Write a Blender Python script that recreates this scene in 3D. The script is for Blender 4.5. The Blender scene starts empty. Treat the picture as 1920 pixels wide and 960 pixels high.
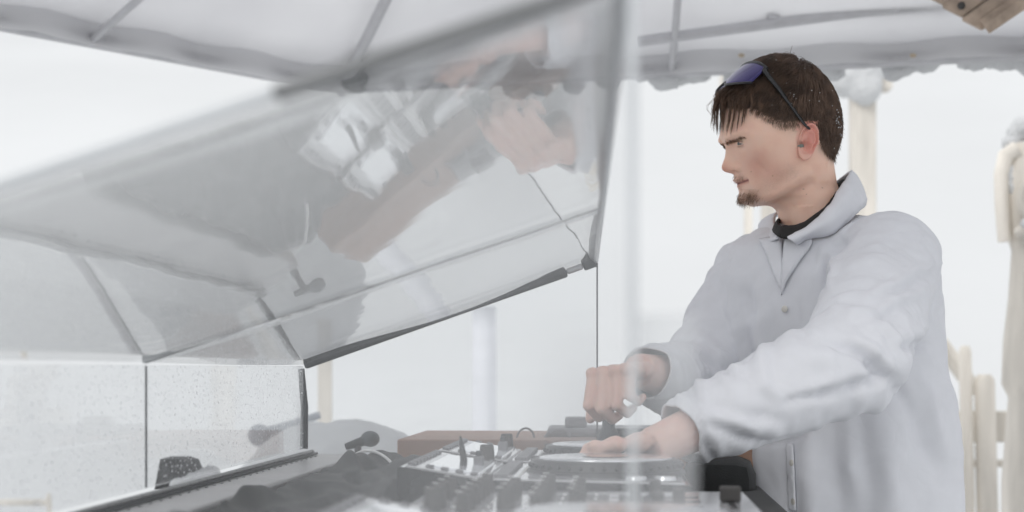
import bpy, bmesh, math, random
from mathutils import Vector, Matrix, noise
from mathutils.bvhtree import BVHTree
R = math.radians
random.seed(7)
sc = bpy.context.scene
col = sc.collection
# ------------------------------------------------------------------ camera
FPX, CAMZ, HZ = 2800.0, 1.25, 690.0          # focal length in photo pixels, eye height, horizon row
cam = bpy.data.cameras.new('camera')
camo = bpy.data.objects.new('camera', cam); col.objects.link(camo)
camo.location = (0, 0, CAMZ); camo.rotation_euler = (R(90), 0, 0)
cam.sensor_width = 36; cam.lens = 36 * FPX / 1920
cam.shift_y = (HZ - 480) / 1920
cam.clip_start = 0.02; cam.clip_end = 3000
cam.dof.use_dof = True; cam.dof.focus_distance = 2.08; cam.dof.aperture_fstop = 5.0
sc.camera = camo
# ------------------------------------------------------------------ sky, sun, exposure
SUN_EL, SUN_AZ = R(38), R(215)
w = bpy.data.worlds.new('World'); sc.world = w; w.use_nodes = True
nt = w.node_tree; nt.nodes.clear()
sky = nt.nodes.new('ShaderNodeTexSky'); sky.sky_type = 'NISHITA'; sky.sun_disc = False
sky.sun_elevation = SUN_EL; sky.sun_rotation = SUN_AZ; sky.dust_density = 4; sky.air_density = 1.2
hs = nt.nodes.new('ShaderNodeHueSaturation'); hs.inputs['Saturation'].default_value = 0.12
mx = nt.nodes.new('ShaderNodeMixRGB'); mx.inputs[0].default_value = 0.86     # closed cloud deck over the clear sky
mx.inputs[2].default_value = (7.95, 8.05, 8.12, 1)
bg = nt.nodes.new('ShaderNodeBackground'); bg.inputs[1].default_value = 0.094
wo = nt.nodes.new('ShaderNodeOutputWorld')
nt.links.new(sky.outputs[0], hs.inputs['Color']); nt.links.new(hs.outputs[0], mx.inputs[1])
# overcast sky: brighter overhead than at the horizon
tcw = nt.nodes.new('ShaderNodeTexCoord'); sxyz = nt.nodes.new('ShaderNodeSeparateXYZ'); nt.links.new(tcw.outputs['Generated'], sxyz.inputs[0])
grd = nt.nodes.new('ShaderNodeMapRange'); grd.inputs[1].default_value = 0.05; grd.inputs[2].default_value = 1.0; grd.inputs[3].default_value = 1.0; grd.inputs[4].default_value = 1.7
nt.links.new(sxyz.outputs[2], grd.inputs[0])
vm = nt.nodes.new('ShaderNodeVectorMath'); vm.operation = 'SCALE'; nt.links.new(mx.outputs[0], vm.inputs[0]); nt.links.new(grd.outputs[0], vm.inputs['Scale'])
nt.links.new(vm.outputs[0], bg.inputs[0]); nt.links.new(bg.outputs[0], wo.inputs[0])
sl = bpy.data.lights.new('sun', 'SUN'); sl.energy = 0.5; sl.angle = R(25); sl.color = (1, .965, .92)
so = bpy.data.objects.new('sun', sl); col.objects.link(so)
sd = Vector((math.sin(SUN_AZ) * math.cos(SUN_EL), math.cos(SUN_AZ) * math.cos(SUN_EL), math.sin(SUN_EL)))
so.rotation_euler = sd.to_track_quat('Z', 'Y').to_euler(); so.location = (0, 0, 12)
sc.view_settings.view_transform = 'Standard'; sc.view_settings.look = 'None'
sc.view_settings.exposure = 0.18; sc.view_settings.gamma = 1.0
cy = sc.cycles
cy.use_denoising = True; cy.max_bounces = 10; cy.transparent_max_bounces = 40
cy.glossy_bounces = 5; cy.transmission_bounces = 8; cy.caustics_reflective = False; cy.caustics_refractive = False
# ------------------------------------------------------------------ helpers
def P(px, py, Y):
    'world point seen at photo pixel px,py at distance Y'
    return Vector(((px - 960) / FPX * Y, Y, CAMZ + (HZ - py) / FPX * Y))

def mat(name, rgb, rough=0.6, metal=0.0, var=0.12, scale=30.0, bump=0.0, bscale=None, spec=0.5, sub=0.0, sheen=0.0, coat=0.0, stretch=None, rgb2=None):
    m = bpy.data.materials.new(name); m.use_nodes = True
    t = m.node_tree; b = t.nodes['Principled BSDF']
    b.inputs['Roughness'].default_value = rough; b.inputs['Metallic'].default_value = metal
    b.inputs['Specular IOR Level'].default_value = spec
    if sub: b.inputs['Subsurface Weight'].default_value = sub; b.inputs['Subsurface Radius'].default_value = (.012, .005, .003); b.inputs['Subsurface Scale'].default_value = 1
    if sheen: b.inputs['Sheen Weight'].default_value = sheen
    if coat: b.inputs['Coat Weight'].default_value = coat; b.inputs['Coat Roughness'].default_value = .08
    tc = t.nodes.new('ShaderNodeTexCoord'); mp = t.nodes.new('ShaderNodeMapping')
    t.links.new(tc.outputs['Object'], mp.inputs[0])
    if stretch: mp.inputs['Scale'].default_value = stretch
    n = t.nodes.new('ShaderNodeTexNoise'); n.inputs['Scale'].default_value = scale; n.inputs['Detail'].default_value = 5
    t.links.new(mp.outputs[0], n.inputs['Vector'])
    r = t.nodes.new('ShaderNodeValToRGB'); r.color_ramp.elements[0].position = .3; r.color_ramp.elements[1].position = .7
    c2 = rgb2 or tuple(min(1, c * (1 + var)) for c in rgb)
    r.color_ramp.elements[0].color = (*[c * (1 - var) for c in rgb], 1); r.color_ramp.elements[1].color = (*c2, 1)
    t.links.new(n.outputs['Fac'], r.inputs[0]); t.links.new(r.outputs[0], b.inputs['Base Color'])
    if bump:
        n2 = t.nodes.new('ShaderNodeTexNoise'); n2.inputs['Scale'].default_value = bscale or scale * 3; n2.inputs['Detail'].default_value = 6
        t.links.new(mp.outputs[0], n2.inputs['Vector'])
        bp = t.nodes.new('ShaderNodeBump'); bp.inputs['Strength'].default_value = bump; bp.inputs['Distance'].default_value = .004
        t.links.new(n2.outputs['Fac'], bp.inputs['Height']); t.links.new(bp.outputs[0], b.inputs['Normal'])
    return m

def glass(name, haze=0.03, drops=0.0, wav=0.02, smear=0.0, ior=1.49, veil=0.0):
    'clear acrylic sheet: Fresnel mirror over see-through, a thin milky film, optional rain drops'
    m = bpy.data.materials.new(name); m.use_nodes = True; t = m.node_tree; t.nodes.clear(); N = t.nodes.new; L = t.links.new
    out = N('ShaderNodeOutputMaterial'); geo = N('ShaderNodeNewGeometry'); tc = N('ShaderNodeTexCoord')
    mr = N('ShaderNodeMapRange'); mr.inputs[3].default_value = ior; mr.inputs[4].default_value = 1 / ior
    L(geo.outputs['Backfacing'], mr.inputs[0])
    fr = N('ShaderNodeFresnel'); L(mr.outputs[0], fr.inputs['IOR'])
    tr = N('ShaderNodeBsdfTransparent'); tr.inputs[0].default_value = (.982, .985, .987, 1)
    gl = N('ShaderNodeBsdfGlossy'); gl.inputs['Roughness'].default_value = .015
    nz = N('ShaderNodeTexNoise'); nz.inputs['Scale'].default_value = 6; L(tc.outputs['Object'], nz.inputs['Vector'])
    bp = N('ShaderNodeBump'); bp.inputs['Strength'].default_value = wav; bp.inputs['Distance'].default_value = .02
    L(nz.outputs['Fac'], bp.inputs['Height']); L(bp.outputs[0], gl.inputs['Normal'])
    m1 = N('ShaderNodeMixShader'); L(fr.outputs[0], m1.inputs[0]); L(tr.outputs[0], m1.inputs[1]); L(gl.outputs[0], m1.inputs[2])
    df = N('ShaderNodeBsdfDiffuse'); df.inputs[0].default_value = (.85, .86, .88, 1)
    tl = N('ShaderNodeBsdfTranslucent'); tl.inputs[0].default_value = (.85, .86, .88, 1)
    m2 = N('ShaderNodeMixShader'); m2.inputs[0].default_value = .5; L(df.outputs[0], m2.inputs[1]); L(tl.outputs[0], m2.inputs[2])
    fac = N('ShaderNodeMath'); fac.operation = 'ADD'; fac.inputs[0].default_value = haze; fac.inputs[1].default_value = 0
    if smear:
        mp = N('ShaderNodeMapping'); mp.inputs['Scale'].default_value = (1, 5, 5); L(tc.outputs['Object'], mp.inputs[0])
        n3 = N('ShaderNodeTexNoise'); n3.inputs['Scale'].default_value = 5; n3.inputs['Detail'].default_value = 4; L(mp.outputs[0], n3.inputs['Vector'])
        r3 = N('ShaderNodeMapRange'); r3.inputs[1].default_value = .5; r3.inputs[2].default_value = .8; r3.inputs[4].default_value = smear
        L(n3.outputs['Fac'], r3.inputs[0]); L(r3.outputs[0], fac.inputs[1])
    last = fac.outputs[0]
    if veil:       # pale haze painted in, denser towards the free edge of the sheet
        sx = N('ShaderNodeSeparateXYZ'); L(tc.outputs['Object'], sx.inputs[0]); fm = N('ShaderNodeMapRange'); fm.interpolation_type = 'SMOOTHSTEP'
        fm.inputs[1].default_value = .30; fm.inputs[2].default_value = .46; fm.inputs[4].default_value = veil; L(sx.outputs[0], fm.inputs[0])
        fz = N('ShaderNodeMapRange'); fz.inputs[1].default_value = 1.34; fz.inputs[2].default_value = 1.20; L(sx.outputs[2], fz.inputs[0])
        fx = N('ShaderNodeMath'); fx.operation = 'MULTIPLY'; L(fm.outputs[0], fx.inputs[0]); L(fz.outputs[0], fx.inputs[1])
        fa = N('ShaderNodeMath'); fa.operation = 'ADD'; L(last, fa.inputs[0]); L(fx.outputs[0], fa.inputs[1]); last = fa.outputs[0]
    if drops:
        vo = N('ShaderNodeTexVoronoi'); vo.inputs['Scale'].default_value = 150; L(tc.outputs['Object'], vo.inputs['Vector'])
        sz = N('ShaderNodeMath'); sz.operation = 'MULTIPLY'; sz.inputs[1].default_value = .38
        sp = N('ShaderNodeSeparateColor'); L(vo.outputs['Color'], sp.inputs[0])
        pw = N('ShaderNodeMath'); pw.operation = 'POWER'; pw.inputs[1].default_value = 2.2; L(sp.outputs[0], pw.inputs[0]); L(pw.outputs[0], sz.inputs[0])
        lt = N('ShaderNodeMath'); lt.operation = 'LESS_THAN'; L(vo.outputs['Distance'], lt.inputs[0]); L(sz.outputs[0], lt.inputs[1])
        k = N('ShaderNodeMath'); k.operation = 'MULTIPLY'; k.inputs[1].default_value = drops; L(lt.outputs[0], k.inputs[0])
        ad = N('ShaderNodeMath'); ad.operation = 'ADD'; ad.use_clamp = True; L(last, ad.inputs[0]); L(k.outputs[0], ad.inputs[1]); last = ad.outputs[0]
    m3 = N('ShaderNodeMixShader'); L(last, m3.inputs[0]); L(m1.outputs[0], m3.inputs[1]); L(m2.outputs[0], m3.inputs[2])
    L(m3.outputs[0], out.inputs[0])
    return m

def link(name, me, m=None, parent=None, smooth=False):
    o = bpy.data.objects.new(name, me); col.objects.link(o)
    if m is not None:
        me.materials.clear(); me.materials.append(m)
    if parent is not None: o.parent = parent
    if smooth:
        for p in me.polygons: p.use_smooth = True
    return o

def tag(o, label=None, cat=None, group=None, kind=None):
    if label: o['label'] = label
    if cat: o['category'] = cat
    if group: o['group'] = group
    if kind: o['kind'] = kind
    return o

def thing(name, label, cat, loc=(0, 0, 0), rz=0.0, group=None):
    o = bpy.data.objects.new(name, None); col.objects.link(o)
    o.location = loc; o.rotation_euler = (0, 0, rz); o.empty_display_size = .05
    return tag(o, label, cat, group)

class MB:
    'collects simple solids into one mesh'
    def __init__(s): s.bm = bmesh.new()
    def box(s, c, d, rot=None, bev=0.0):
        g = bmesh.ops.create_cube(s.bm, size=1); vs = g['verts']
        for v in vs: v.co = Vector((v.co.x * d[0], v.co.y * d[1], v.co.z * d[2]))
        if bev:
            es = list({e for v in vs for e in v.link_edges})
            r = bmesh.ops.bevel(s.bm, geom=es, offset=bev, segments=2, affect='EDGES', profile=.5)
            vs = list({v for f in r['faces'] for v in f.verts} | {v for v in vs if v.is_valid})
        M = Matrix.Translation(c) @ (rot.to_4x4() if rot is not None else Matrix())
        for v in vs: v.co = M @ v.co
        return s
    def prism(s, poly, y0, y1, axis='y'):
        'polygon (x,z) extruded along y (or (x,y) along z)'
        f = (lambda p, h: Vector((p[0], h, p[1]))) if axis == 'y' else (lambda p, h: Vector((p[0], p[1], h)))
        a = [s.bm.verts.new(f(p, y0)) for p in poly]; b = [s.bm.verts.new(f(p, y1)) for p in poly]
        s.bm.faces.new(a); s.bm.faces.new(b[::-1])
        for i in range(len(a)): j = (i + 1) % len(a); s.bm.faces.new((a[i], b[i], b[j], a[j]))
        return s
    def tube(s, pts, rad, n=10, caps=True, flat=1.0, up=None):
        pts = [Vector(p) for p in pts]
        if not hasattr(rad, '__len__'): rad = [rad] * len(pts)
        rings = []; pu = up
        for i, p in enumerate(pts):
            d = (pts[min(i + 1, len(pts) - 1)] - pts[max(i - 1, 0)]).normalized()
            if pu is None: pu = Vector((0, 0, 1)) if abs(d.z) < .9 else Vector((1, 0, 0))
            x = d.cross(pu).normalized(); y = x.cross(d).normalized(); pu = y
            rings.append([s.bm.verts.new(p + x * math.cos(2 * math.pi * k / n) * rad[i] + y * math.sin(2 * math.pi * k / n) * rad[i] * flat) for k in range(n)])
        for a, b in zip(rings, rings[1:]):
            for k in range(n): s.bm.faces.new((a[k], a[(k + 1) % n], b[(k + 1) % n], b[k]))
        if caps: s.bm.faces.new(rings[0][::-1]); s.bm.faces.new(rings[-1])
        return s
    def ball(s, c, r, sx=1, sy=1, sz=1, seg=16, rot=None):
        g = bmesh.ops.create_uvsphere(s.bm, u_segments=seg, v_segments=max(6, seg // 2 + 2), radius=1)
        for v in g['verts']:
            q = Vector((v.co.x * r * sx, v.co.y * r * sy, v.co.z * r * sz))
            v.co = Vector(c) + (rot @ q if rot is not None else q)
        return s
    def cyl(s, c, r, h, n=32, r2=None, bev=0.0):
        'vertical cylinder with base centre c'
        r2 = r if r2 is None else r2; c = Vector(c)
        prof = [(r, 0), (r2, h)] if not bev else [(r - bev * .5, 0), (r, bev * .5), (r2, h - bev), (r2 - bev * .3, h - bev * .3), (r2 - bev, h)]
        rings = [[s.bm.verts.new(c + Vector((q * math.cos(2 * math.pi * k / n), q * math.sin(2 * math.pi * k / n), z))) for k in range(n)] for q, z in prof]
        for a, b in zip(rings, rings[1:]):
            for k in range(n): s.bm.faces.new((a[k], a[(k + 1) % n], b[(k + 1) % n], b[k]))
        s.bm.faces.new(rings[0][::-1]); s.bm.faces.new(rings[-1])
        return s
    def mesh(s, name='m'):
        bmesh.ops.recalc_face_normals(s.bm, faces=s.bm.faces)
        me = bpy.data.meshes.new(name); s.bm.to_mesh(me); s.bm.free(); return me
    def build(s, name, m, parent=None, smooth=False):
        o = link(name, s.mesh(name), m, parent, smooth)
        if smooth:
            o.data.set_sharp_from_angle(angle=R(42))
        return o

def baked(me, mods):
    'mesh after modifiers'
    o = bpy.data.objects.new('tmp', me); col.objects.link(o)
    for typ, kw in mods:
        md = o.modifiers.new('m', typ)
        for k, v in kw.items(): setattr(md, k, v)
    dg = bpy.context.evaluated_depsgraph_get(); dg.update()
    r = bpy.data.meshes.new_from_object(o.evaluated_get(dg)); bpy.data.objects.remove(o)
    return r

def lumpy(name, pts, m, parent=None, amp=.25, seg=20, voxel=None):
    'soft snow heap from overlapping balls (c, r, flatten)'
    b = MB()
    for c, r, fz in pts: b.ball(c, r, 1, 1, fz, seg)
    me = b.mesh()
    rmin = min(p[1] for p in pts)
    me = baked(me, [('REMESH', dict(mode='VOXEL', voxel_size=voxel or rmin / 5)), ('SMOOTH', dict(factor=.5, iterations=6))])
    for v in me.vertices:
        v.co += v.normal * (noise.fractal(v.co * (1.2 / rmin), 1, 2, 3) * rmin * amp)
    return link(name, me, m, parent, True)

# ------------------------------------------------------------------ materials
M = {}
M['snow'] = mat('snow', (.635, .645, .655), .9, var=.03, scale=4, bump=.25, bscale=25, spec=.2)
M['wood_pale'] = mat('weathered_pale_wood', (.72, .68, .62), .85, var=.24, scale=14, bump=.7, stretch=(1, 1, .12))
M['wood_brown'] = mat('brown_plywood', (.36, .22, .16), .6, var=.15, scale=8, bump=.15, stretch=(.2, 1, 1))
M['wood_plank'] = mat('sawn_plank', (.42, .33, .26), .75, var=.28, scale=26, bump=.5, stretch=(1, .08, 1))
M['dark_metal'] = mat('dark_grey_metal', (.075, .082, .088), .42, .6, scale=40)
M['alu'] = mat('brushed_aluminium', (.55, .56, .58), .35, .9, var=.06, scale=50, stretch=(1, .05, 1))
M['ledge'] = mat('grey_laminate', (.34, .335, .34), .38, .0, var=.08, scale=14, bump=.08)
M['black'] = mat('black_plastic', (.022, .022, .024), .4, var=.15, scale=60, bump=.06, bscale=400)
M['gloss'] = mat('gloss_black', (.03, .031, .034), .09, var=.05, spec=.8, coat=.6)
M['panel_grey'] = mat('satin_grey_faceplate', (.55, .555, .57), .08, .12, var=.06, scale=90, spec=.7)
M['film'] = mat('pale_glow_display', (.66, .67, .70), .05, var=.03, coat=1.0)
M['trim_grey'] = mat('grey_edge_trim', (.2, .205, .21), .4, var=.06)
M['film'].node_tree.nodes['Principled BSDF'].inputs['Emission Color'].default_value = (.9, .95, 1, 1); M['film'].node_tree.nodes['Principled BSDF'].inputs['Emission Strength'].default_value = .3   # faint glow put in to brighten the pale screens
M['silver'] = mat('satin_silver', (.72, .73, .75), .2, .85, var=.04)
M['grey_plastic'] = mat('grey_plastic', (.2, .2, .21), .45, var=.08)
M['rubber'] = mat('knob_rubber', (.05, .047, .046), .55, var=.1)
M['white_mark'] = mat('white_print', (.75, .75, .75), .6, var=.02)
M['cloth_black'] = mat('black_cloth', (.022, .024, .025), .85, var=.3, scale=8, bump=.25, bscale=500, sheen=.12)
M['cable'] = mat('cable_grey', (.2, .2, .21), .5)
M['cable_w'] = mat('cable_white', (.7, .7, .7), .5)
M['tent_pole'] = mat('tent_pole_grey', (.56, .56, .58), .45, .3, var=.06)
M['speaker'] = mat('loudspeaker_black', (.03, .03, .033), .7, var=.2)
M['drape'] = mat('bluish_white_drape', (.86, .87, .915), .9, var=.05, scale=5)
M['glass_roof'] = glass('clear_acrylic_roof', .035, 0, .03, .06, 1.68)
M['glass_front'] = glass('rain_spotted_acrylic', .05, .8, .02, .05, 1.2)
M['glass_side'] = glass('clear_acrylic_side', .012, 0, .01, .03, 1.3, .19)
M['veil_flap'] = glass('milky_veil', .22, 0, .05, .28, 1.3)
M['glass_edge'] = mat('polished_acrylic_edge', (.55, .57, .59), .3, var=.05)
def fabric_mat():
    m = bpy.data.materials.new('white_tent_fabric'); m.use_nodes = True; t = m.node_tree; t.nodes.clear(); N = t.nodes.new; L = t.links.new
    o = N('ShaderNodeOutputMaterial'); d = N('ShaderNodeBsdfDiffuse'); tl = N('ShaderNodeBsdfTranslucent'); mxs = N('ShaderNodeMixShader')
    tc = N('ShaderNodeTexCoord'); n = N('ShaderNodeTexNoise'); n.inputs['Scale'].default_value = 1.6; n.inputs['Detail'].default_value = 4
    L(tc.outputs['Object'], n.inputs['Vector'])
    r = N('ShaderNodeValToRGB'); r.color_ramp.elements[0].color = (.80, .80, .815, 1); r.color_ramp.elements[1].color = (.88, .88, .89, 1)
    r.color_ramp.elements[0].position = .35; r.color_ramp.elements[1].position = .65
    L(n.outputs['Fac'], r.inputs[0]); L(r.outputs[0], d.inputs[0]); L(r.outputs[0], tl.inputs[0])
    mxs.inputs[0].default_value = .62; L(d.outputs[0], mxs.inputs[1]); L(tl.outputs[0], mxs.inputs[2]); L(mxs.outputs[0], o.inputs[0])
    return m
M['tent'] = fabric_mat()

# ------------------------------------------------------------------ ground
def sst0(a, b, x):
    t = min(1, max(0, (x - a) / (b - a))); return t * t * (3 - 2 * t)
def ground():
    bm = bmesh.new(); n = 90
    xs = [math.copysign(abs(t) ** 3.2, t) * 1200 for t in [i / n * 2 - 1 for i in range(n + 1)]]
    g = [[bm.verts.new((x, y + 4, 0)) for x in xs] for y in xs]
    for row in g:
        for v in row:
            d = v.co.length
            v.co.z = noise.noise(v.co * .25) * .06 * min(1, max(0, d - 5) / 8) + sst0(9, 26, v.co.y) * max(0, v.co.y - 9) * .36 * (1 + .25 * noise.noise(v.co * .03)) * min(1, 90 / max(90, v.co.y)) + max(0, d - 60) * .002
    for a, b in zip(g, g[1:]):
        for i in range(n): bm.faces.new((a[i], a[i + 1], b[i + 1], b[i]))
    me = bpy.data.meshes.new('snow_ground'); bm.to_mesh(me); bm.free()
    tag(link('snow_ground', me, mat('snow_field', (.635, .645, .655), .9, var=.05, scale=.12, spec=.1), None, True), 'white snow covered ground around the booth', None, None, 'structure')
ground()
# ------------------------------------------------------------------ tent canopy overhead
def canopy():
    ez = 2.1
    C = Vector((-.50, 4.35, ez)); Lf = C + Vector((-.66, -.75, 0)) * 4.2; Rt = C + Vector((.97, -.25, 0)) * 4.4
    Bl = Vector((-2.9, 1.15, ez)); Br = Vector((3.4, 1.35, ez)); A = Vector((.35, 2.5, 3.05))
    t = thing('tent_canopy', 'white fabric tent canopy with grey poles and snow along its far eave', 'tent', (Rt.x, Rt.y, 0))
    inv = Matrix.Translation(-Vector(t.location))
    loop = [Lf, C, Rt, Br, Bl]
    bm = bmesh.new(); n = 14
    for i in range(5):
        p, q = loop[i], loop[(i + 1) % 5]; rows = []
        for a in range(n + 1):
            row = []
            for b in range(n + 1):
                e = p.lerp(q, b / n); v = e.lerp(A, a / n)
                sag = math.sin(math.pi * a / n) * math.sin(math.pi * b / n) * (.10 if n else 0)
                row.append(bm.verts.new(inv @ (v - Vector((0, 0, sag)))))
            rows.append(row)
        for r0, r1 in zip(rows, rows[1:]):
            for b in range(n): bm.faces.new((r0[b], r0[b + 1], r1[b + 1], r1[b]))
    bmesh.ops.remove_doubles(bm, verts=bm.verts, dist=.002)
    me = bpy.data.meshes.new('roof_fabric'); bm.to_mesh(me); bm.free()
    me = baked(me, [('SOLIDIFY', dict(thickness=.004, offset=1))])
    link('roof_fabric', me, M['tent'], t, True)
    dn = Vector((0, 0, -.03))
    for p, q in zip(loop, loop[1:] + loop[:1]):
        MB().tube([inv @ (p + dn), inv @ (q + dn)], .022, 10).build('eave_pole', M['tent_pole'], t, True)
    # hip poles run just under the fabric
    for p in loop:
        d = Vector((0, 0, -.045)); pts = [inv @ (p.lerp(A, k) + d) for k in (.0, .3, .6, .97)]
        MB().tube(pts, .016, 8).build('hip_pole', M['tent_pole'], t, True)
    # rafters of the two sides in view
    for (p, q, f, g) in ((C, Rt, .22, .55), (C, Rt, .47, .7), (Lf, C, .80, .5), (C, Rt, .72, .75)):
        e = p.lerp(q, f); d = Vector((0, 0, -.04)); tp = e.lerp(A, .75)
        sag = [0, .06, .1, .08, .03]
        MB().tube([inv @ (e.lerp(tp, k / 4) + d - Vector((0, 0, sag[k] * .9))) for k in range(5)], .010, 8).build('rafter', M['tent_pole'], t, True)
    # slanting truss bar above the far eave
    a, b = P(1195, 78, 3.98), P(1790, -2, 3.78)
    MB().tube([inv @ a, inv @ a.lerp(b, .5), inv @ b], .015, 8).build('truss_bar', M['tent_pole'], t, True)
    m = a.lerp(b, .44); MB().box(inv @ (m + Vector((0, 0, .025))), (.03, .03, .035), bev=.005).build('bar_clamp', M['tent_pole'], t)
    # corner fitting
    cf = C + Vector((.05, -.04, -.02)); MB().ball(inv @ cf, .045, 1, 1, .8, 12).tube([inv @ cf, inv @ (cf + Vector((.02, -.05, .12)))], .024, 8).build('corner_fitting', M['dark_metal'], t, True)
    # rust spots of wet fixings along the far eave
    for px, Y in ((1390, 3.98), (1712, 3.89)):
        e = P(px, 104, Y - .03); MB().ball(inv @ e, .007, 1.3, .6, .8, 8).build('eave_bolt', mat('rusty_bolt', (.48, .40, .30), .7), t, True)
    # hanging valance with uneven lower rim on the two eaves in view
    for p, q, dep, seed in ((C, Rt, .050, 1), (Lf, C, .058, 2)):
        bm = bmesh.new(); rows = []
        k = 120; nrm = (q - p).cross(Vector((0, 0, 1))).normalized() * .03
        for i in range(k + 1):
            e = p.lerp(q, i / k)
            d = dep * (.9 + .22 * noise.noise(Vector((i * .08, seed * 9.1, 0))) + .10 * noise.noise(Vector((i * .5, seed, 3))))
            rows.append([bm.verts.new(inv @ (e + nrm * (1 + .3 * math.sin(i * .7)) + Vector((0, 0, .02 - (d + .02) * j / 3)))) for j in range(4)])
        for r0, r1 in zip(rows, rows[1:]):
            for j in range(3): bm.faces.new((r0[j], r1[j], r1[j + 1], r0[j + 1]))
        me = bpy.data.meshes.new('valance'); bm.to_mesh(me); bm.free()
        link('valance', me, M['tent'], t, True)
    # legs of the tent, outside the view
    for p in (Lf, Rt, Br, Bl):
        MB().tube([inv @ Vector((p.x, p.y, 0)), inv @ p], .025, 10).build('leg', M['tent_pole'], t, True)
    # snow lying along the far eave
    pts = []
    for i in range(46):
        f = .10 + .9 * i / 45; e = C.lerp(Rt, f) + Vector((random.uniform(-.01, .01), .05 + random.uniform(-.02, .02), -.035 + random.uniform(-.02, .012)))
        pts.append((e, random.uniform(.032, .055), .7))
    tag(lumpy('eave_snow', pts, M['snow'], None, .3, 12, .012), 'strip of clinging snow hanging along the far tent eave', 'snow', None, 'stuff')
canopy()

# ------------------------------------------------------------------ background: wood, snow, drapes
def post(b, px0, px1, py_top, Y, zb=0.0, tz=0):
    p = P((px0 + px1) / 2, py_top, Y); wd = (px1 - px0) / FPX * Y
    b.box(Vector((p.x, Y, (p.z + zb) / 2)), (wd, wd * .9, p.z - zb), bev=wd * .08); return p, wd

def gateway():
    Y = 8.0
    p = P(1617, 172, Y)
    t = thing('wooden_gate_frame', 'pale wooden gate frame with snow on its crossbeam, behind the head', 'gate frame', (p.x, Y, 0)); L0 = Vector(t.location)
    h = p.z
    MB().box((0, 0, h / 2), (.125, .12, h), bev=.012).build('post', M['wood_pale'], t)
    q = P(1403, 172, Y)
    MB().box((q.x - p.x, 0, h / 2), (.04, .06, h), bev=.006).build('post', M['wood_pale'], t)
    MB().box(((q.x - p.x) / 2, 0, h + .047), (abs(q.x - p.x) + .3, .12, .09), bev=.012).build('crossbeam', M['wood_pale'], t)
    lp = []
    for k in range(16):
        x = q.x - p.x - .12 + (abs(q.x - p.x) + .24) * k / 15
        lp.append((p + Vector((x, 0, .13 + random.uniform(-.01, .02))), random.uniform(.06, .085), .7))
    lp += [(p + Vector((-.02, -.02, .10)), .13, .9), (p + Vector((-.1, -.03, .05)), .10, .8), (p + Vector((.0, -.07, .0)), .09, 1)]
    tag(lumpy('snow_clump', lp, M['snow'], None, .2), 'thick clump of snow on the gate crossbeam behind the head', 'snow')
gateway()
b = MB(); p, wd = post(b, 1428, 1453, 372, 9.0); o = b.build('wooden_post', M['wood_pale']); tag(o, 'pale square post behind the far coat collar', 'post')

def fence(name, label, Y, posts, rails, leaning=None):
    x0 = P(posts[0][0], HZ, Y).x
    t = thing(name, label, 'fence', (x0, Y, 0))
    for a, c, top in posts:
        p = P((a + c) / 2, top, Y); wd = (c - a) / FPX * Y; q = Vector((p.x - x0, 0, 0))
        MB().tube([q, q + Vector((.01, 0, p.z * .6)), q + Vector((0, 0, p.z - .02)), q + Vector((0, 0, p.z))], [wd / 2, wd / 2, wd * .47, wd * .3], 10).build('post', M['wood_pale'], t, True)
    for a, c, y0, y1, dy in rails:
        A, B = P(a, y0, Y), P(c, y1, Y)
        MB().box(((A.x + B.x) / 2 - x0, dy, (A.z + B.z) / 2), (abs(B.x - A.x), .04, abs(A.z - B.z)), bev=.006).build('rail', M['wood_pale'], t)
    if leaning:
        A, B = P(leaning[0], leaning[1], Y + .15), P(leaning[2], leaning[3], Y + .15); A.x -= x0; B.x -= x0; A.y = B.y = .15
        MB().tube([A, A.lerp(B, .5), B], .03, 8).build('brace', M['wood_pale'], t, True)
    return t
fence('log_fence', 'blurred pale wooden fence with round posts at the right', 5.2,
      [(1797, 1822, 648), (1826, 1866, 702), (1990, 2020, 690)], [(1782, 2080, 772, 832, .11), (1782, 2080, 866, 880, .12)], (1762, 642, 1830, 735))
fence('low_fence', 'low tan rail and stub post beyond the front panel', 6.5, [(86, 97, 925), (-190, -178, 905)], [(-260, 84, 938, 950, .05)])

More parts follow.
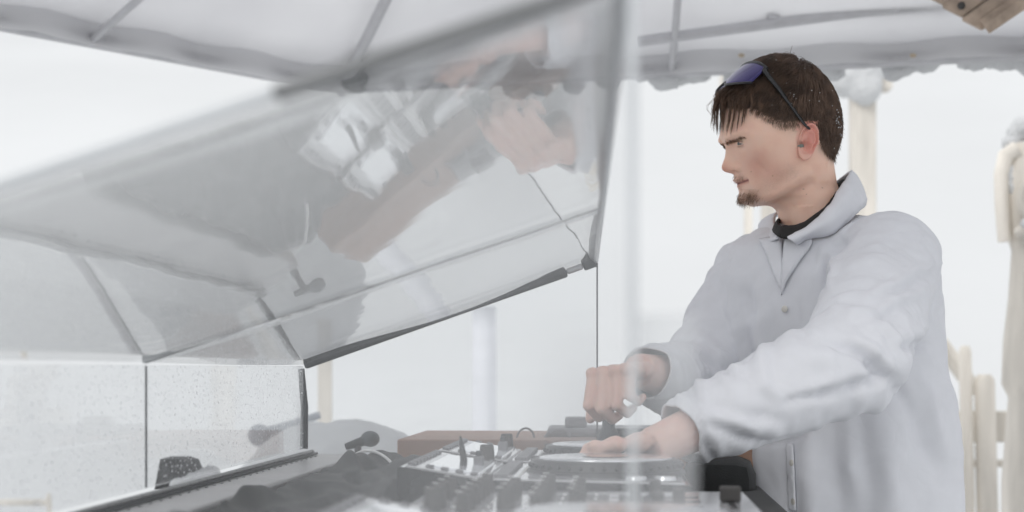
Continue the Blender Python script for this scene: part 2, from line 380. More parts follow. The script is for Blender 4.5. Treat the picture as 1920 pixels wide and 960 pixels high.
def carved_pillar():
    Y = 4.6; p = P(1925, 690, Y)
    t = thing('carved_pillar', 'carved pale wooden pillar with snow in its hollows at the right edge', 'pillar', (p.x, Y, 0))
    prof = [(0, .075), (.9, .075), (P(0, 745, Y).z, .055), (P(0, 720, Y).z, .075), (P(0, 640, Y).z, .07), (P(0, 560, Y).z, .055), (P(0, 470, Y).z, .045), (P(0, 440, Y).z, .06), (P(0, 330, Y).z, .075), (P(0, 270, Y).z, .05)]
    MB().tube([(0, 0, z) for z, r in prof], [r for z, r in prof], 16).build('shaft', M['wood_pale'], t, True)
    a = P(1866, 300, Y); c = P(1890, 455, Y)
    pts = [Vector((P(px, py, Y).x - p.x, -.03, P(px, py, Y).z)) for px, py in ((1900, 285), (1880, 295), (1871, 330), (1873, 390), (1877, 455))]
    MB().tube(pts, [.03, .026, .022, .022, .02], 10).build('side_scroll', M['wood_pale'], t, True)
    q = P(1916, 380, Y); q = Vector((q.x - p.x, -.075, q.z)); rr = [q + Vector((math.cos(k / 12 * 2 * math.pi) * .03, 0, math.sin(k / 12 * 2 * math.pi) * .055)) for k in range(13)]
    MB().tube(rr, .012, 8).build('carved_ring', M['wood_pale'], t, True)
    q = P(1912, 438, Y); MB().ball((q.x - p.x, -.07, q.z), .035, 1.2, .8, .7, 12).build('carved_knob', M['wood_pale'], t, True)
    pts = [(P(1897, 268, Y), .03, 1), (P(1905, 250, Y), .03, 1), (P(1925, 240, Y), .05, .8), (P(1889, 330, Y) + Vector((0, -.03, 0)), .016, 2.2), (P(1890, 352, Y) + Vector((0, -.03, 0)), .014, 2), (P(1908, 425, Y) + Vector((0, -.09, 0)), .022, .8)]
    tag(lumpy('pillar_snow', pts, M['snow'], None, .25), 'fresh snow packed on top of the carved wooden pillar', 'snow')
carved_pillar()

def awning():
    'plank awning end at the top right'
    Y = 3.35; p = P(1960, 20, Y)
    t = thing('plank_awning', 'brown plank awning end poking in at the top right corner', 'awning', (1.75, Y + .1, 0))
    L0 = Vector(t.location)
    # planks slope up and away to the right, their sawn ends make the slanting edge
    e0, e1 = P(1728, -8, Y), P(1846, 52, Y - .05)
    dirv = Vector((.62, -.25, .42)).normalized(); step = (e1 - e0) / 3
    for k in range(-3, 3):
        a = e0 + step * k + Vector((random.uniform(-.008, .008), 0, random.uniform(-.004, .004))); bb = a + step * .96
        c = a + dirv * 1.1; d = bb + dirv * 1.1
        up = step.cross(dirv).normalized(); up = up if up.z > 0 else -up
        bm = bmesh.new(); vs = [bm.verts.new(v + u - L0) for u in (Vector(), up * .022) for v in (a, bb, d, c)]
        for f in ((0, 1, 2, 3), (7, 6, 5, 4), (0, 4, 5, 1), (1, 5, 6, 2), (2, 6, 7, 3), (3, 7, 4, 0)): bm.faces.new([vs[i] for i in f])
        bmesh.ops.recalc_face_normals(bm, faces=bm.faces)
        bmesh.ops.bevel(bm, geom=list(bm.edges), offset=.003, segments=1, affect='EDGES')
        me = bpy.data.meshes.new('plank'); bm.to_mesh(me); bm.free(); link('plank', me, M['wood_plank'], t)
    up = step.cross(dirv).normalized(); up = up if up.z > 0 else -up
    a = e1 + step * .02 - up * .012
    MB().tube([a - L0, a + dirv * 1.1 - L0], .019, 4).build('edge_batten', M['wood_plank'], t)
    a = e0 + step * 1.55 - up * .01 + dirv * .02
    MB().ball(a - L0, .009, 1, 1, 1, 8).build('knot_hole', M['rubber'], t)
    top = e0 + dirv * 1.0
    MB().box((0, 0, (top.z - .02) / 2), (.1, .1, top.z - .02), bev=.008).build('support_post', M['wood_pale'], t)
    bm = top - L0; MB().box((bm.x / 2, bm.y / 2, top.z - .04), (abs(bm.x) + .2, abs(bm.y) + .2, .05), bev=.006).build('bearer', M['wood_pale'], t)
awning()

# things beyond the far side panel
b = MB(); p, wd = post(b, 597, 622, 600, 6.0); tag(b.build('wooden_post', M['wood_pale']), 'tan square post right of the dark corner upright', 'post')
def drape():
    Y = 7.0; c = P(908, 575, Y); bm = bmesh.new(); n = 40; rows = []
    for j in range(14):
        z = c.z * (1 - j / 13); rows.append([bm.verts.new((c.x + math.cos(2 * math.pi * i / n) * (.05 + .006 * math.sin(i * 1.9 + 2)) * (1 + .12 * j / 13), Y + math.sin(2 * math.pi * i / n) * .06, z)) for i in range(n)])
    for r0, r1 in zip(rows, rows[1:]):
        for i in range(n): bm.faces.new((r0[i], r0[(i + 1) % n], r1[(i + 1) % n], r1[i]))
    bm.faces.new(rows[0]); me = bpy.data.meshes.new('draped_column'); bm.to_mesh(me); bm.free()
    tag(link('draped_column', me, M['drape'], None, True), 'bluish white draped column beyond the far clear panel', 'column')
drape()
pts = [(P(690, 850, 3.4), .10, .7), (P(650, 850, 3.5), .10, .75), (P(735, 862, 3.3), .07, .8), (P(600, 860, 3.7), .12, .6), (P(690, 900, 3.4), .16, .8), (P(600, 900, 3.6), .18, .8), (P(660, 960, 3.5), .22, 1)]
c0 = P(660, 960, 3.5); 
for k in range(7): pts.append((Vector((c0.x + random.uniform(-.25, .25), 3.5 + random.uniform(-.15, .25), .12 + .13 * k)), .3 - .015 * k, .8))
tag(lumpy('snow_pile', pts, M['snow'], None, .12, 16, .025), 'heaped snow pile beyond the dark corner upright', 'snow', None, None)

def speaker():
    Y = 3.1; p = P(337, 905, Y)
    t = thing('floor_monitor', 'dark loudspeaker on a stand seen through the spotted front panel', 'loudspeaker', (p.x, Y, 0))
    z0 = P(0, 915, Y).z; z1 = P(0, 858, Y).z; x0 = P(300, 0, Y).x - p.x; x1 = P(374, 0, Y).x - p.x
    MB().prism([(x0, z0), (x1 - .012, z0), (x1, z0 + .03), (x1 - .012, z1 - .006), (x1 - .03, z1), (x0 + .012, z1)], -.05, .05).build('cabinet', M['speaker'], t)
    MB().tube([(0, 0, 0), (0, 0, z0)], .009, 10).build('stand_pole', M['tent_pole'], t, True)
    for k in range(3): an = k * 2.1; MB().tube([(0, 0, .25), (math.cos(an) * .3, math.sin(an) * .3, .0)], .007, 6).build('leg', M['dark_metal'], t)
    pts = [(P(380, 893, Y - .02) + Vector((0, 0, -.005)), .028, .6), (P(395, 888, Y), .022, .8), (P(365, 903, Y - .05), .03, .6), (P(340, 908, Y - .07), .025, .6)]
    tag(lumpy('speaker_snow', pts, M['snow'], None, .2), 'small drift of snow against the dark loudspeaker', 'snow')
speaker()
def boom_mic():
    Y = 3.9; p = P(516, 848, Y)
    t = thing('microphone_stand', 'pale blurred boom microphone on its stand behind the front panel', 'microphone', (p.x, Y, 0)); L0 = Vector(t.location)
    g = mat('frosted_microphone_grey', (.42, .44, .47), .6)
    a, c = P(486, 816, Y) - L0, P(600, 778, Y) - L0
    MB().ball(a, .03, 1, 1, 1, 14).build('windscreen', g, t, True)
    MB().tube([a, a.lerp(c, .5), c], [.017, .012, .01], 10).build('boom', g, t, True)
    j = a.lerp(c, .3); MB().tube([Vector((j.x, 0, 0)), Vector((j.x, 0, .9)), j], [.02, .02, .014], 10).build('stand_pole', g, t, True)
    for k in range(3): an = k * 2.1 + .4; MB().tube([(j.x, 0, .22), (j.x + math.cos(an) * .3, math.sin(an) * .3, 0)], .012, 6).build('leg', g, t)
boom_mic()
# ------------------------------------------------------------------ booth frame: u runs from the front panel to the man, v away from the camera
O = Vector((-.315, 2.26, 0)); YAW = -math.atan(.0768)
UU = Vector((math.cos(YAW), math.sin(YAW), 0)); VV = Vector((-math.sin(YAW), math.cos(YAW), 0))
def BO(a, b, z=0.0): return O + UU * a + VV * b + Vector((0, 0, z))
ZL, ZT = 1.1145, 1.07                       # ledge top, table top
BN, BF = -1.615, .0                         # near and far side panels
def table():
    t = thing('dj_table', 'long equipment table with grey laminate ledge and brown plywood end board', 'table', BO(0, 0), YAW)
    MB().box((.34, -.78, ZT - .02), (.70, 1.8, .04), bev=.004).build('tabletop', M['cloth_black'], t)
    MB().box((.034, -.775, (ZT + .002 + ZL) / 2), (.076, 1.77, ZL - ZT - .002), bev=.004).build('ledge', M['ledge'], t)
    m = MB(); m.box((.001, -.775, ZL + .0025), (.010, 1.70, .003))
    hng = m.build('hinge', M['dark_metal'], t)
    m = MB(); y = -1.62; i = 0
    while y < .04:
        m.tube([(.0, y, ZL + .006), (.0, y + .0318, ZL + .006)], .0030, 8); y += .033
    m.build('hinge_knuckle', M['trim_grey'], hng, True)
    y = -1.6
    while y < .04: MB().cyl((.0145, y, ZL + .0005), .0018, .0010, 8).build('hinge_screw', M['trim_grey'], hng); y += .033
    MB().box((.55, .245, 1.06), (.84, .33, .158), bev=.003).build('end_board', M['wood_brown'], t)
    MB().box((.0, -.78, .72), (.03, 1.78, .66), bev=.003).build('front_skirt', M['cloth_black'], t)
    for a in (.04, .64):
        for bb in (-1.6, .04): MB().box((a, bb, (ZT - .04) / 2), (.05, .05, ZT - .04), bev=.004).build('leg', M['dark_metal'], t)
table()

def hood():
    t = thing('acrylic_hood', 'clear acrylic weather hood with dark grey edge strips over the dj table', 'weather hood', BO(0, 0), YAW)
    z0 = ZL + .0135; zt = CAMZ + .003; ez = .1535
    exb = lambda b: .4413 + .0452 * (b - BF) / (BN - BF)         # the roof is a little deeper at the near end
    ex = exb(BF); sl = math.atan2(ez, .463); Lh = math.hypot(ez, .463)
    # front panel with a thin seam strip
    seam_b = -.752
    MB().box((.0, (BN + BF) / 2 - .006, (z0 + zt) / 2), (.004, BF - BN - .012, zt - z0)).build('front_panel', M['glass_front'], t)
    MB().box((.0027, seam_b, (z0 + zt) / 2), (.0012, .003, zt - z0 - .002)).build('seam_strip', M['dark_metal'], t)
    # sloping roof sheets, gently sagging
    def sheet(b0, b1, n=18, m=26):
        bm = bmesh.new(); rows = []
        for i in range(n + 1):
            f = i / n; rows.append([])
            for j in range(m + 1):
                y = b0 + (b1 - b0) * j / m
                sg = -.004 * math.sin(math.pi * f) + .0015 * math.sin(f * 9 + y * 5)
                rows[-1].append(bm.verts.new((exb(y) * f - math.sin(sl) * sg, y, zt + .004 + ez * f + math.cos(sl) * sg)))
        for r0, r1 in zip(rows, rows[1:]):
            for j in range(m): bm.faces.new((r0[j], r1[j], r1[j + 1], r0[j + 1]))
        me = bpy.data.meshes.new('s'); bm.to_mesh(me); bm.free()
        return baked(me, [('SOLIDIFY', dict(thickness=.004, offset=0))])
    link('roof_panel', sheet(BN + .004, seam_b - .004), M['glass_roof'], t, True)
    link('roof_panel', sheet(seam_b + .004, BF - .007), M['glass_roof'], t, True)
    def strip(b, w, h, m, name, f0=0, f1=1, dz=0.0):
        e = exb(b); a = math.atan2(ez, e); n = Vector((-math.sin(a), 0, math.cos(a))); p0 = Vector((e * f0, b, zt + .004 + ez * f0)) + n * dz; p1 = Vector((e * f1, b, zt + .004 + ez * f1)) + n * dz
        return MB().box((p0 + p1) / 2, ((p1 - p0).length, w, h), Matrix.Rotation(-a, 3, 'Y'), bev=min(w, h) * .25).build(name, m, t)
    strip(seam_b, .012, .006, M['glass_edge'], 'roof_seam_strip')
    strip(BF, .012, .0145, M['dark_metal'], 'roof_edge_strip', .0, .90, -.002)
    strip(BF, .0115, .0125, M['alu'], 'edge_clip', .90, .955)
    strip(BF, .012, .0145, M['dark_metal'], 'roof_edge_strip', .955, 1.0, -.002)
    strip(BF - .001, .010, .004, M['alu'], 'edge_flange', .0, 1.0, .0095)
    strip(BN, .005, .005, M['glass_edge'], 'roof_edge_strip', 0, .70); strip(BN, .008, .007, M['trim_grey'], 'roof_edge_strip', .70, 1.0)
    # corner upright
    MB().tube([(.0, BF, z0), (.001, BF, (z0 + zt) / 2), (-.004, BF, zt - .004)], [.0062, .0058, .005], 10).build('corner_upright', M['dark_metal'], t, True)
    # end trim of the roof
    MB().tube([(exb(BF), BF + .006, zt + .004 + ez), (exb(BN), BN - .006, zt + .004 + ez)], .004, 8).build('roof_end_trim', M['glass_edge'], t)
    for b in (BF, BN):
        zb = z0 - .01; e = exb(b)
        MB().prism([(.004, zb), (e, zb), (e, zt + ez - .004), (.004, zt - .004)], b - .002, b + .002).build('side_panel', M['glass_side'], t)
    MB().box((exb(BN) + .003, BN, (zb + zt + ez) / 2), (.004, .005, zt + ez - zb), bev=.001).build('side_edge_trim', M['glass_edge'], t)
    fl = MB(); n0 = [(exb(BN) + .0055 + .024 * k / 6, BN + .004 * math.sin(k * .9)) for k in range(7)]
    fl.prism(n0 + [(x, y + .0008) for x, y in n0[::-1]], zb + .01, 1.272, 'z'); fl.build('veil_flap', M['veil_flap'], t)  # added milky flap that lays a pale haze over the hands
    MB().box((exb(BF) + .002, BF, (zb + zt + ez) / 2), (.0025, .005, zt + ez - zb)).build('side_edge_trim', M['grey_plastic'], t)
hood()

def copy_tree(o, parent=None):
    c = o.copy(); col.objects.link(c)
    if parent is not None: c.parent = parent
    for ch in list(o.children): copy_tree(ch, c)
    return c

def player(label, loc):
    t = thing('media_player', label, 'media player', loc, YAW, 'media players on the dj table')
    hw, hl = .135, .158
    MB().prism([(-hl, .006), (hl, .006), (hl, .052), (hl - .004, .056), (-.068, .0602), (-hl + .003, .0745), (-hl, .072)], -hw, hw).build('housing', M['gloss'], t)
    MB().box((.044, 0, .0588), (.21, .262, .003), Matrix.Rotation(R(1.0), 3, 'Y'), bev=.001).build('faceplate', M['panel_grey'], t)
    tl = math.atan2(.0143, .087); rot = Matrix.Rotation(tl, 3, 'Y')
    def on(x, lift): return .0745 - (x + hl) * math.tan(tl) + lift
    MB().box((-.108, 0, on(-.108, .0016)), (.086, .262, .003), rot, bev=.001).build('bezel', M['panel_grey'], t)
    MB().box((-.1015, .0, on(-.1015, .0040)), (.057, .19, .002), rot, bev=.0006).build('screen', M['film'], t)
    m = MB()
    for k in range(9): m.box((-.145, -.11 + k * .0275, on(-.145, .0046)), (.008, .016, .003), rot, bev=.0008)
    m.build('button_row', M['grey_plastic'], t)
    for k in range(4):
        for s in (-1, 1): MB().box((-.125 + k * .016, s * .114, on(-.125 + k * .016, .0046)), (.008, .012, .003), rot, bev=.0008).build('side_button', M['grey_plastic'], t)
    MB().cyl((-.085, .117, on(-.085, .003)), .010, .02, 20, .0085, .002).build('selector_knob', M['rubber'], t, True)
    # hot cue pads
    for k in range(8): MB().box((-.048, -.105 + k * .03, .0635), (.016, .022, .005), bev=.0015).build('pad', M['grey_plastic'], t)
    m = MB()
    for k in range(14): m.box((-.030, -.11 + k * .017, .0622), (.003, .009, .0014))
    m.build('printed_legend', M['white_mark'], t)
    # jog wheel
    j = MB(); j.cyl((.063, 0, .0595), .092, .005, 64, .09, .001); j.cyl((.063, 0, .064), .0875, .0125, 72, .085, .0025)
    jw = j.build('jog_wheel', M['black'], t, True)
    m = MB()
    for k in range(40): an = k / 40 * 2 * math.pi; m.ball((.063 + math.cos(an) * .0868, math.sin(an) * .0868, .0695), .0028, 1, 1, 1, 6)
    m.build('finger_dimples', M['black'], jw, True)
    MB().cyl((.063, 0, .0764), .0765, .0018, 64, .076, .0006).build('platter_top', M['silver'], jw, True)
    MB().cyl((.063, 0, .0781), .027, .0012, 40).build('centre_display', M['gloss'], jw, True)
    for x, n in ((.128, 'play_button'), (.097, 'cue_button')): MB().cyl((x, -.115, .0595), .0125, .005, 28, .0115, .0012).build(n, M['silver'], t, True)
    MB().box((.08, .116, .0602), (.115, .006, .0016)).build('tempo_slot', M['black'], t)
    MB().box((.075, .116, .066), (.012, .018, .013), bev=.002).build('tempo_fader', M['rubber'], t)
    for k in range(3): MB().cyl((-.025 + k * .02, .114, .060), .006, .012, 16, .005, .001).build('knob', M['rubber'], t, True)
    for a in (-1, 1):
        for c in (-1, 1): MB().cyl((a * .13, c * .11, 0), .012, .007, 14).build('foot', M['rubber'], t)
    return t
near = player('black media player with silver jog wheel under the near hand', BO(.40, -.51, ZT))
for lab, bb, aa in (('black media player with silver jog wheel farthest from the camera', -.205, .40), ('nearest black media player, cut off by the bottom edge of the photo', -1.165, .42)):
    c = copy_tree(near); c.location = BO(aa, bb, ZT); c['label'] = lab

def mixer():
    t = thing('dj_mixer', 'dj mixer with rows of tall rubber knobs on a glossy grey faceplate', 'mixer', BO(.445, -.822, ZT), YAW)
    MB().box((0, 0, .028), (.33, .285, .045), bev=.003).build('housing', M['black'], t)
    MB().box((0, 0, .0515), (.322, .277, .0025), bev=.0008).build('faceplate', M['panel_grey'], t)
    fk = 0
    for ci in range(6):
        y = -.115 + ci * .046
        for ri in range(5):
            x = -.132 + ri * .0320
            if ci in (0, 5) and ri % 2 == 0: continue
            k = MB().cyl((x, y, .0527), .0070, .0185, 18, .0058, .0014).build('knob', M['rubber'], t, True)
            MB().box((x - .004, y, .0728), (.006, .0012, .0008)).build('pointer', M['white_mark'], k)
        if 0 < ci < 5:
            MB().box((.075, y, .0531), (.075, .004, .001)).build('fader_slot', M['black'], t)
            f = MB().box((.05 + .02 * ((ci * 7) % 3), y, .0615), (.011, .02, .017), bev=.002).build('fader', M['rubber'], t)
            MB().box((.03, y + .0, .0537), (.010, .012, .003), bev=.001).build('cue_button', M['silver'], t)
    m = MB()
    for ci in range(5):
        for ri in range(5): m.box((-.116 + ri * .0320, -.092 + ci * .046, .0532), (.003, .010, .0008))
    m.build('printed_legend', M['white_mark'], t)
    MB().box((.14, 0, .0531), (.006, .09, .001)).build('crossfader_slot', M['black'], t)
    MB().box((.14, .02, .0605), (.02, .011, .015), bev=.002).build('crossfader', M['rubber'], t)
    for a in (-1, 1):
        for c in (-1, 1): MB().cyl((a * .13, c * .11, 0), .012, .0057, 14).build('foot', M['rubber'], t)
mixer()

# usb sticks and a pen-like spike standing in the players
def stick(px, py, Y, w, h, label, z0):
    p = P(px, py, Y); t = thing('usb_stick', label, 'usb stick', (p.x, p.y, z0), YAW)
    MB().box((0, 0, h / 2), (w, .012, h), bev=.002).build('cap', M['grey_plastic'], t)
    MB().box((0, 0, .003 + h), (w * .55, .006, .006), bev=.001).build('loop', M['dark_metal'], t)
zs = ZT + .064
stick(898, 868, 1.735, .012, .012, 'grey usb stick standing on the nearer screen', zs + .002)
stick(943, 843, 2.04, .013, .014, 'grey usb stick standing on the farther screen', zs + .002)
p = P(868, 860, 1.69)
MBs = MB().tube([(p.x, p.y, zs), (p.x + .001, p.y, zs + .012), (p.x - .001, p.y, zs + .026), (p.x - .003, p.y, zs + .039)], [.0045, .0043, .0032, .001], 10)
tag(MBs.build('black_spike', M['black'], None, True), 'black pointed spike standing at the corner of the nearer screen', 'spike')

def cloth():
    bm = bmesh.new(); n, m = 50, 130; rows = []
    for i in range(n + 1):
        rows.append([])
        for j in range(m + 1):
            a = .078 + (.262 - .078) * i / n; b = -1.5 + (1.5 - .045) * j / m
            q = Vector((a * 10, b * 4.5, 1.7))
            h = .020 + .034 * abs(noise.noise(q)) + .020 * (.5 + noise.noise(q * Vector((1, .6, 1)).x)) + .012 * (1 - abs(noise.noise(Vector((a * 30 + b * 9, b * 6, 3))) * 2))
            h *= min(1, i / 5 + .25) * min(1, (n - i) / 7) * min(1, (m - j) / 5)
            h += .016 * math.exp(-((b + .12) / .1) ** 2) * math.exp(-((a - .13) / .04) ** 2)
            rows[-1].append(bm.verts.new(BO(a, b, ZT + .003 + max(0, h))))
    for r0, r1 in zip(rows, rows[1:]):
        for j in range(m): bm.faces.new((r0[j], r0[j + 1], r1[j + 1], r1[j]))
    bmesh.ops.recalc_face_normals(bm, faces=bm.faces)
    me = bpy.data.meshes.new('dust_cover'); bm.to_mesh(me); bm.free()
    me = baked(me, [('SUBSURF', dict(levels=1)), ('SOLIDIFY', dict(thickness=.002, offset=-1))])
    tag(link('dust_cover', me, M['cloth_black'], None, True), 'crumpled black cloth cover lying along the inside of the ledge', 'cloth')
cloth()

def cable(name, pts, r, m, label):
    pts = [Vector(p) for p in pts]; out = []
    for i in range(len(pts) - 1):
        p0, p1, p2, p3 = pts[max(0, i - 1)], pts[i], pts[i + 1], pts[min(len(pts) - 1, i + 2)]
        for k in range(8):
            s = k / 8; out.append(.5 * ((2 * p1) + (-p0 + p2) * s + (2 * p0 - 5 * p1 + 4 * p2 - p3) * s * s + (-p0 + 3 * p1 - 3 * p2 + p3) * s ** 3))
    out.append(pts[-1])
    tag(MB().tube(out, r, 8).build(name, m, None, True), label, 'cable')
cable('cable', [P(640, 885, 2.08), P(655, 862, 2.1), P(680, 846, 2.12), P(705, 848, 2.1), P(728, 862, 2.06), P(745, 884, 2.02)], .0022, M['cable_w'], 'pale cable arching over the far end of the black cloth')
zb = 1.139
cable('cable', [P(966, 836, 2.38), P(972, 812, 2.38), P(985, 803, 2.38), P(998, 810, 2.38), P(1004, 832, 2.38)], .0017, M['cable'], 'thin grey cable loop standing behind the brown board')
cable('cable', [P(1018, 840, 2.39), P(1026, 816, 2.39), P(1045, 806, 2.39), P(1065, 812, 2.39), P(1074, 838, 2.39)], .0032, M['cable'], 'thicker grey cable arch beside the grey gear case')

def gear_case():
    Y = 2.48; p = P(1100, 840, Y)
    t = thing('gear_case', 'grey equipment case with a raised block behind the jog wheels', 'equipment case', (p.x, Y, 1.1393), YAW * .5)
    z1 = P(0, 800, Y).z - 1.1393; z2 = P(0, 781, Y).z - 1.1393
    MB().box((.03, 0, z1 / 2), (.19, .16, z1), bev=.006).build('body', M['grey_plastic'], t)
    MB().box((-.018, -.02, (z1 + z2) / 2), (.036, .06, z2 - z1), bev=.004).build('raised_block', M['grey_plastic'], t)
    MB().box((.06, -.083, z1 * .6), (.06, .006, .012), bev=.002).build('handle', M['dark_metal'], t)
gear_case()
def bottle():
    Y = 2.3; p = P(1141, 800, Y)
    t = thing('bottle', 'small dark bottle with a white cap below the far hand', 'bottle', (p.x, p.y, ZT))
    z1 = P(0, 765, Y).z - ZT; z2 = P(0, 752, Y).z - ZT
    MB().tube([(0, 0, 0), (0, 0, .004), (0, 0, z1 * .6), (0, 0, z1 * .75), (0, 0, z1)], [.018, .019, .019, .010, .009], 18).build('body', M['dark_metal'], t, True)
    MB().cyl((0, 0, z1 + .0005), .012, z2 - z1, 18, .0115, .002).build('cap', M['white_mark'], t, True)
bottle()
def hand_mic():
    Y = 2.55; a, c = P(648, 838, Y), P(694, 823, Y); mid = a.lerp(c, .5)
    t = thing('microphone', 'dark handheld microphone on the snow pile beyond the corner upright', 'microphone', mid)
    a, c = a - mid, c - mid
    MB().tube([a, a.lerp(c, .55), c], [.006, .008, .010], 12).build('handle', M['black'], t, True)
    MB().ball(c, .014, 1.2, 1, 1, 14).build('grille', M['dark_metal'], t, True)
    MB().tube([Vector((0, .0, -.03)), Vector((.0, .0, -mid.z + .0))], .008, 8).build('stand_pole', M['dark_metal'], t, True)
    MB().tube([Vector((0, 0, -.03)), a.lerp(c, .5)], .006, 8).build('clip', M['black'], t, True)
    MB().cyl((0, 0, -mid.z), .11, .02, 24, .1, .004).build('base', M['dark_metal'], t, True)
hand_mic()
def filler():  # made-up block filling the dark gap beside the coat
    Y = 2.12; p = P(1352, 930, Y)
    t = thing('gap_filler', 'dark grey bag added in the dark gap between the table and the coat', 'filler', (p.x + .02, Y + .16, 0), R(-10))
    z1 = P(0, 858, Y + .1).z
    b2 = MB().box((0, 0, z1 / 2 + .2), (.11, .2, z1 - .4), bev=.03)
    b2.build('body', M['cloth_black'], t, True)
    MB().box((0, 0, .2), (.09, .18, .4), bev=.01).build('base_block', M['dark_metal'], t)
    MB().tube([(-.02, -.08, z1 - .02), (-.03, -.06, z1 + .015), (-.03, .06, z1 + .015), (-.02, .08, z1 - .02)], .008, 8).build('top_loop', M['cloth_black'], t, True)
filler()
# ------------------------------------------------------------------ person
YH = 2.30                                        # distance of the head's middle plane
HS = YH / FPX                                    # metres per photo pixel there
ZS = HS / 2.8235                                 # metres per pixel of the head close-up used for the profile
def hw(zx, lat, zy):
    'profile coordinates -> world (lat is metres away from the camera)'
    return Vector(((1300 + zx / 2.8235 - 960) * HS, YH + lat, CAMZ + (HZ - 80 - zy / 2.8235) * HS))
def hinv(v): return ((v.x / HS + 960 - 1300) * 2.8235, v.y - YH, (HZ - 80 - (v.z - CAMZ) / HS) * 2.8235)
HEAD_PIV = hw(500, 0, 500); HEAD_TURN = R(9)
TURN = Matrix.Translation(HEAD_PIV) @ Matrix.Rotation(HEAD_TURN, 4, 'Z') @ Matrix.Translation(-HEAD_PIV)
RINGS = [  # front x,y  back x,y  half width mm  front exponent
 (400, 92, 470, 88, 12, .95), (345, 108, 530, 104, 36, .95), (270, 148, 640, 172, 56, .92), (212, 212, 712, 258, 68, .90), (178, 290, 750, 345, 74, .88),
 (160, 370, 768, 425, 76, .87), (149, 440, 766, 495, 76, .88), (139, 500, 752, 556, 74.5, .90), (146, 530, 742, 582, 73.5, .92), (168, 565, 735, 606, 72.5, .94), (190, 610, 735, 636, 71, .98), (205, 655, 737, 660, 69.5, 1.0),
 (213, 690, 740, 677, 68, 1.02), (220, 715, 742, 688, 67, 1.03), (227, 740, 745, 700, 65.5, 1.04), (233, 766, 748, 712, 64, 1.04), (239, 790, 750, 722, 62.5, 1.02),
 (246, 816, 753, 733, 61, 1.0), (258, 843, 757, 744, 58.5, .98), (290, 858, 761, 757, 56.5, .98), (345, 862, 766, 771, 55, .95), (410, 862, 773, 788, 55, .92), (450, 884, 784, 810, 56, .9),
 (470, 922, 800, 850, 57, .9), (482, 965, 822, 900, 60, .9), (488, 1010, 850, 960, 66, .9)]
TINV = TURN.inverted(); CAMP = Vector((0, 0, CAMZ))
def app(co):
    'where a head point (camera-side twin) shows in the close-up'
    zx, lat, zy = hinv(co); q = TURN @ hw(zx, -abs(lat), zy)
    return ((960 + q.x / q.y * FPX - 1300) * 2.8235, (HZ - (q.z - CAMZ) / q.y * FPX - 80) * 2.8235)
def hwa(zx, lat, zy):
    'head point at depth lat that shows at close-up pixel zx,zy'
    x, y = zx, zy
    for _ in range(3):
        q = TURN @ hw(x, lat, y); ax = (960 + q.x / q.y * FPX - 1300) * 2.8235; ay = (HZ - (q.z - CAMZ) / q.y * FPX - 80) * 2.8235
        x += zx - ax; y += zy - ay
    return hw(x, lat, y)
def side_hit(bvh, zx, zy, sd):
    'skin point (and normal) seen at close-up pixel zx,zy; sd=1 gives its twin on the far side'
    o = TINV @ CAMP; d = (TINV @ P(1300 + zx / 2.8235, 80 + zy / 2.8235, 2.3) - o).normalized()
    loc, nn, i, k = bvh.ray_cast(o, d)
    if loc is None: return None, None
    if sd > 0: loc = Vector((loc.x, 2 * YH - loc.y, loc.z)); loc, nn, i, k = bvh.find_nearest(loc)
    return loc, nn
def cr(p0, p1, p2, p3, t):
    return .5 * ((2 * p1) + (-p0 + p2) * t + (2 * p0 - 5 * p1 + 4 * p2 - p3) * t * t + (-p0 + 3 * p1 - 3 * p2 + p3) * t ** 3)
def interp(tab, x):
    if x <= tab[0][0]: return tab[0][1]
    for a, b in zip(tab, tab[1:]):
        if x <= b[0]: return a[1] + (b[1] - a[1]) * (x - a[0]) / (b[0] - a[0])
    return tab[-1][1]
def sst(a, b, x):
    t = min(1, max(0, (x - a) / (b - a))); return t * t * (3 - 2 * t)
NOSE = [(535, 0), (552, 3), (570, 12), (590, 22), (615, 37), (640, 55), (657, 66), (670, 71), (681, 69), (690, 58), (699, 27), (707, 5), (715, 0)]      # protrusion in profile px by row
LIP = [(700, 0), (712, 10), (722, 12), (733, 16), (741, 12), (749, -3), (757, 2), (765, 5), (775, -3), (786, -10), (798, -5), (812, 0)]
NSIG = [(540, 6), (600, 7.5), (640, 9), (665, 11), (690, 10.5), (715, 8)]
def seg_d(p, a, b):
    a = Vector(a); b = Vector(b); p = Vector(p); t = max(0, min(1, (p - a).dot(b - a) / (b - a).length_squared)); return (p - a - (b - a) * t).length
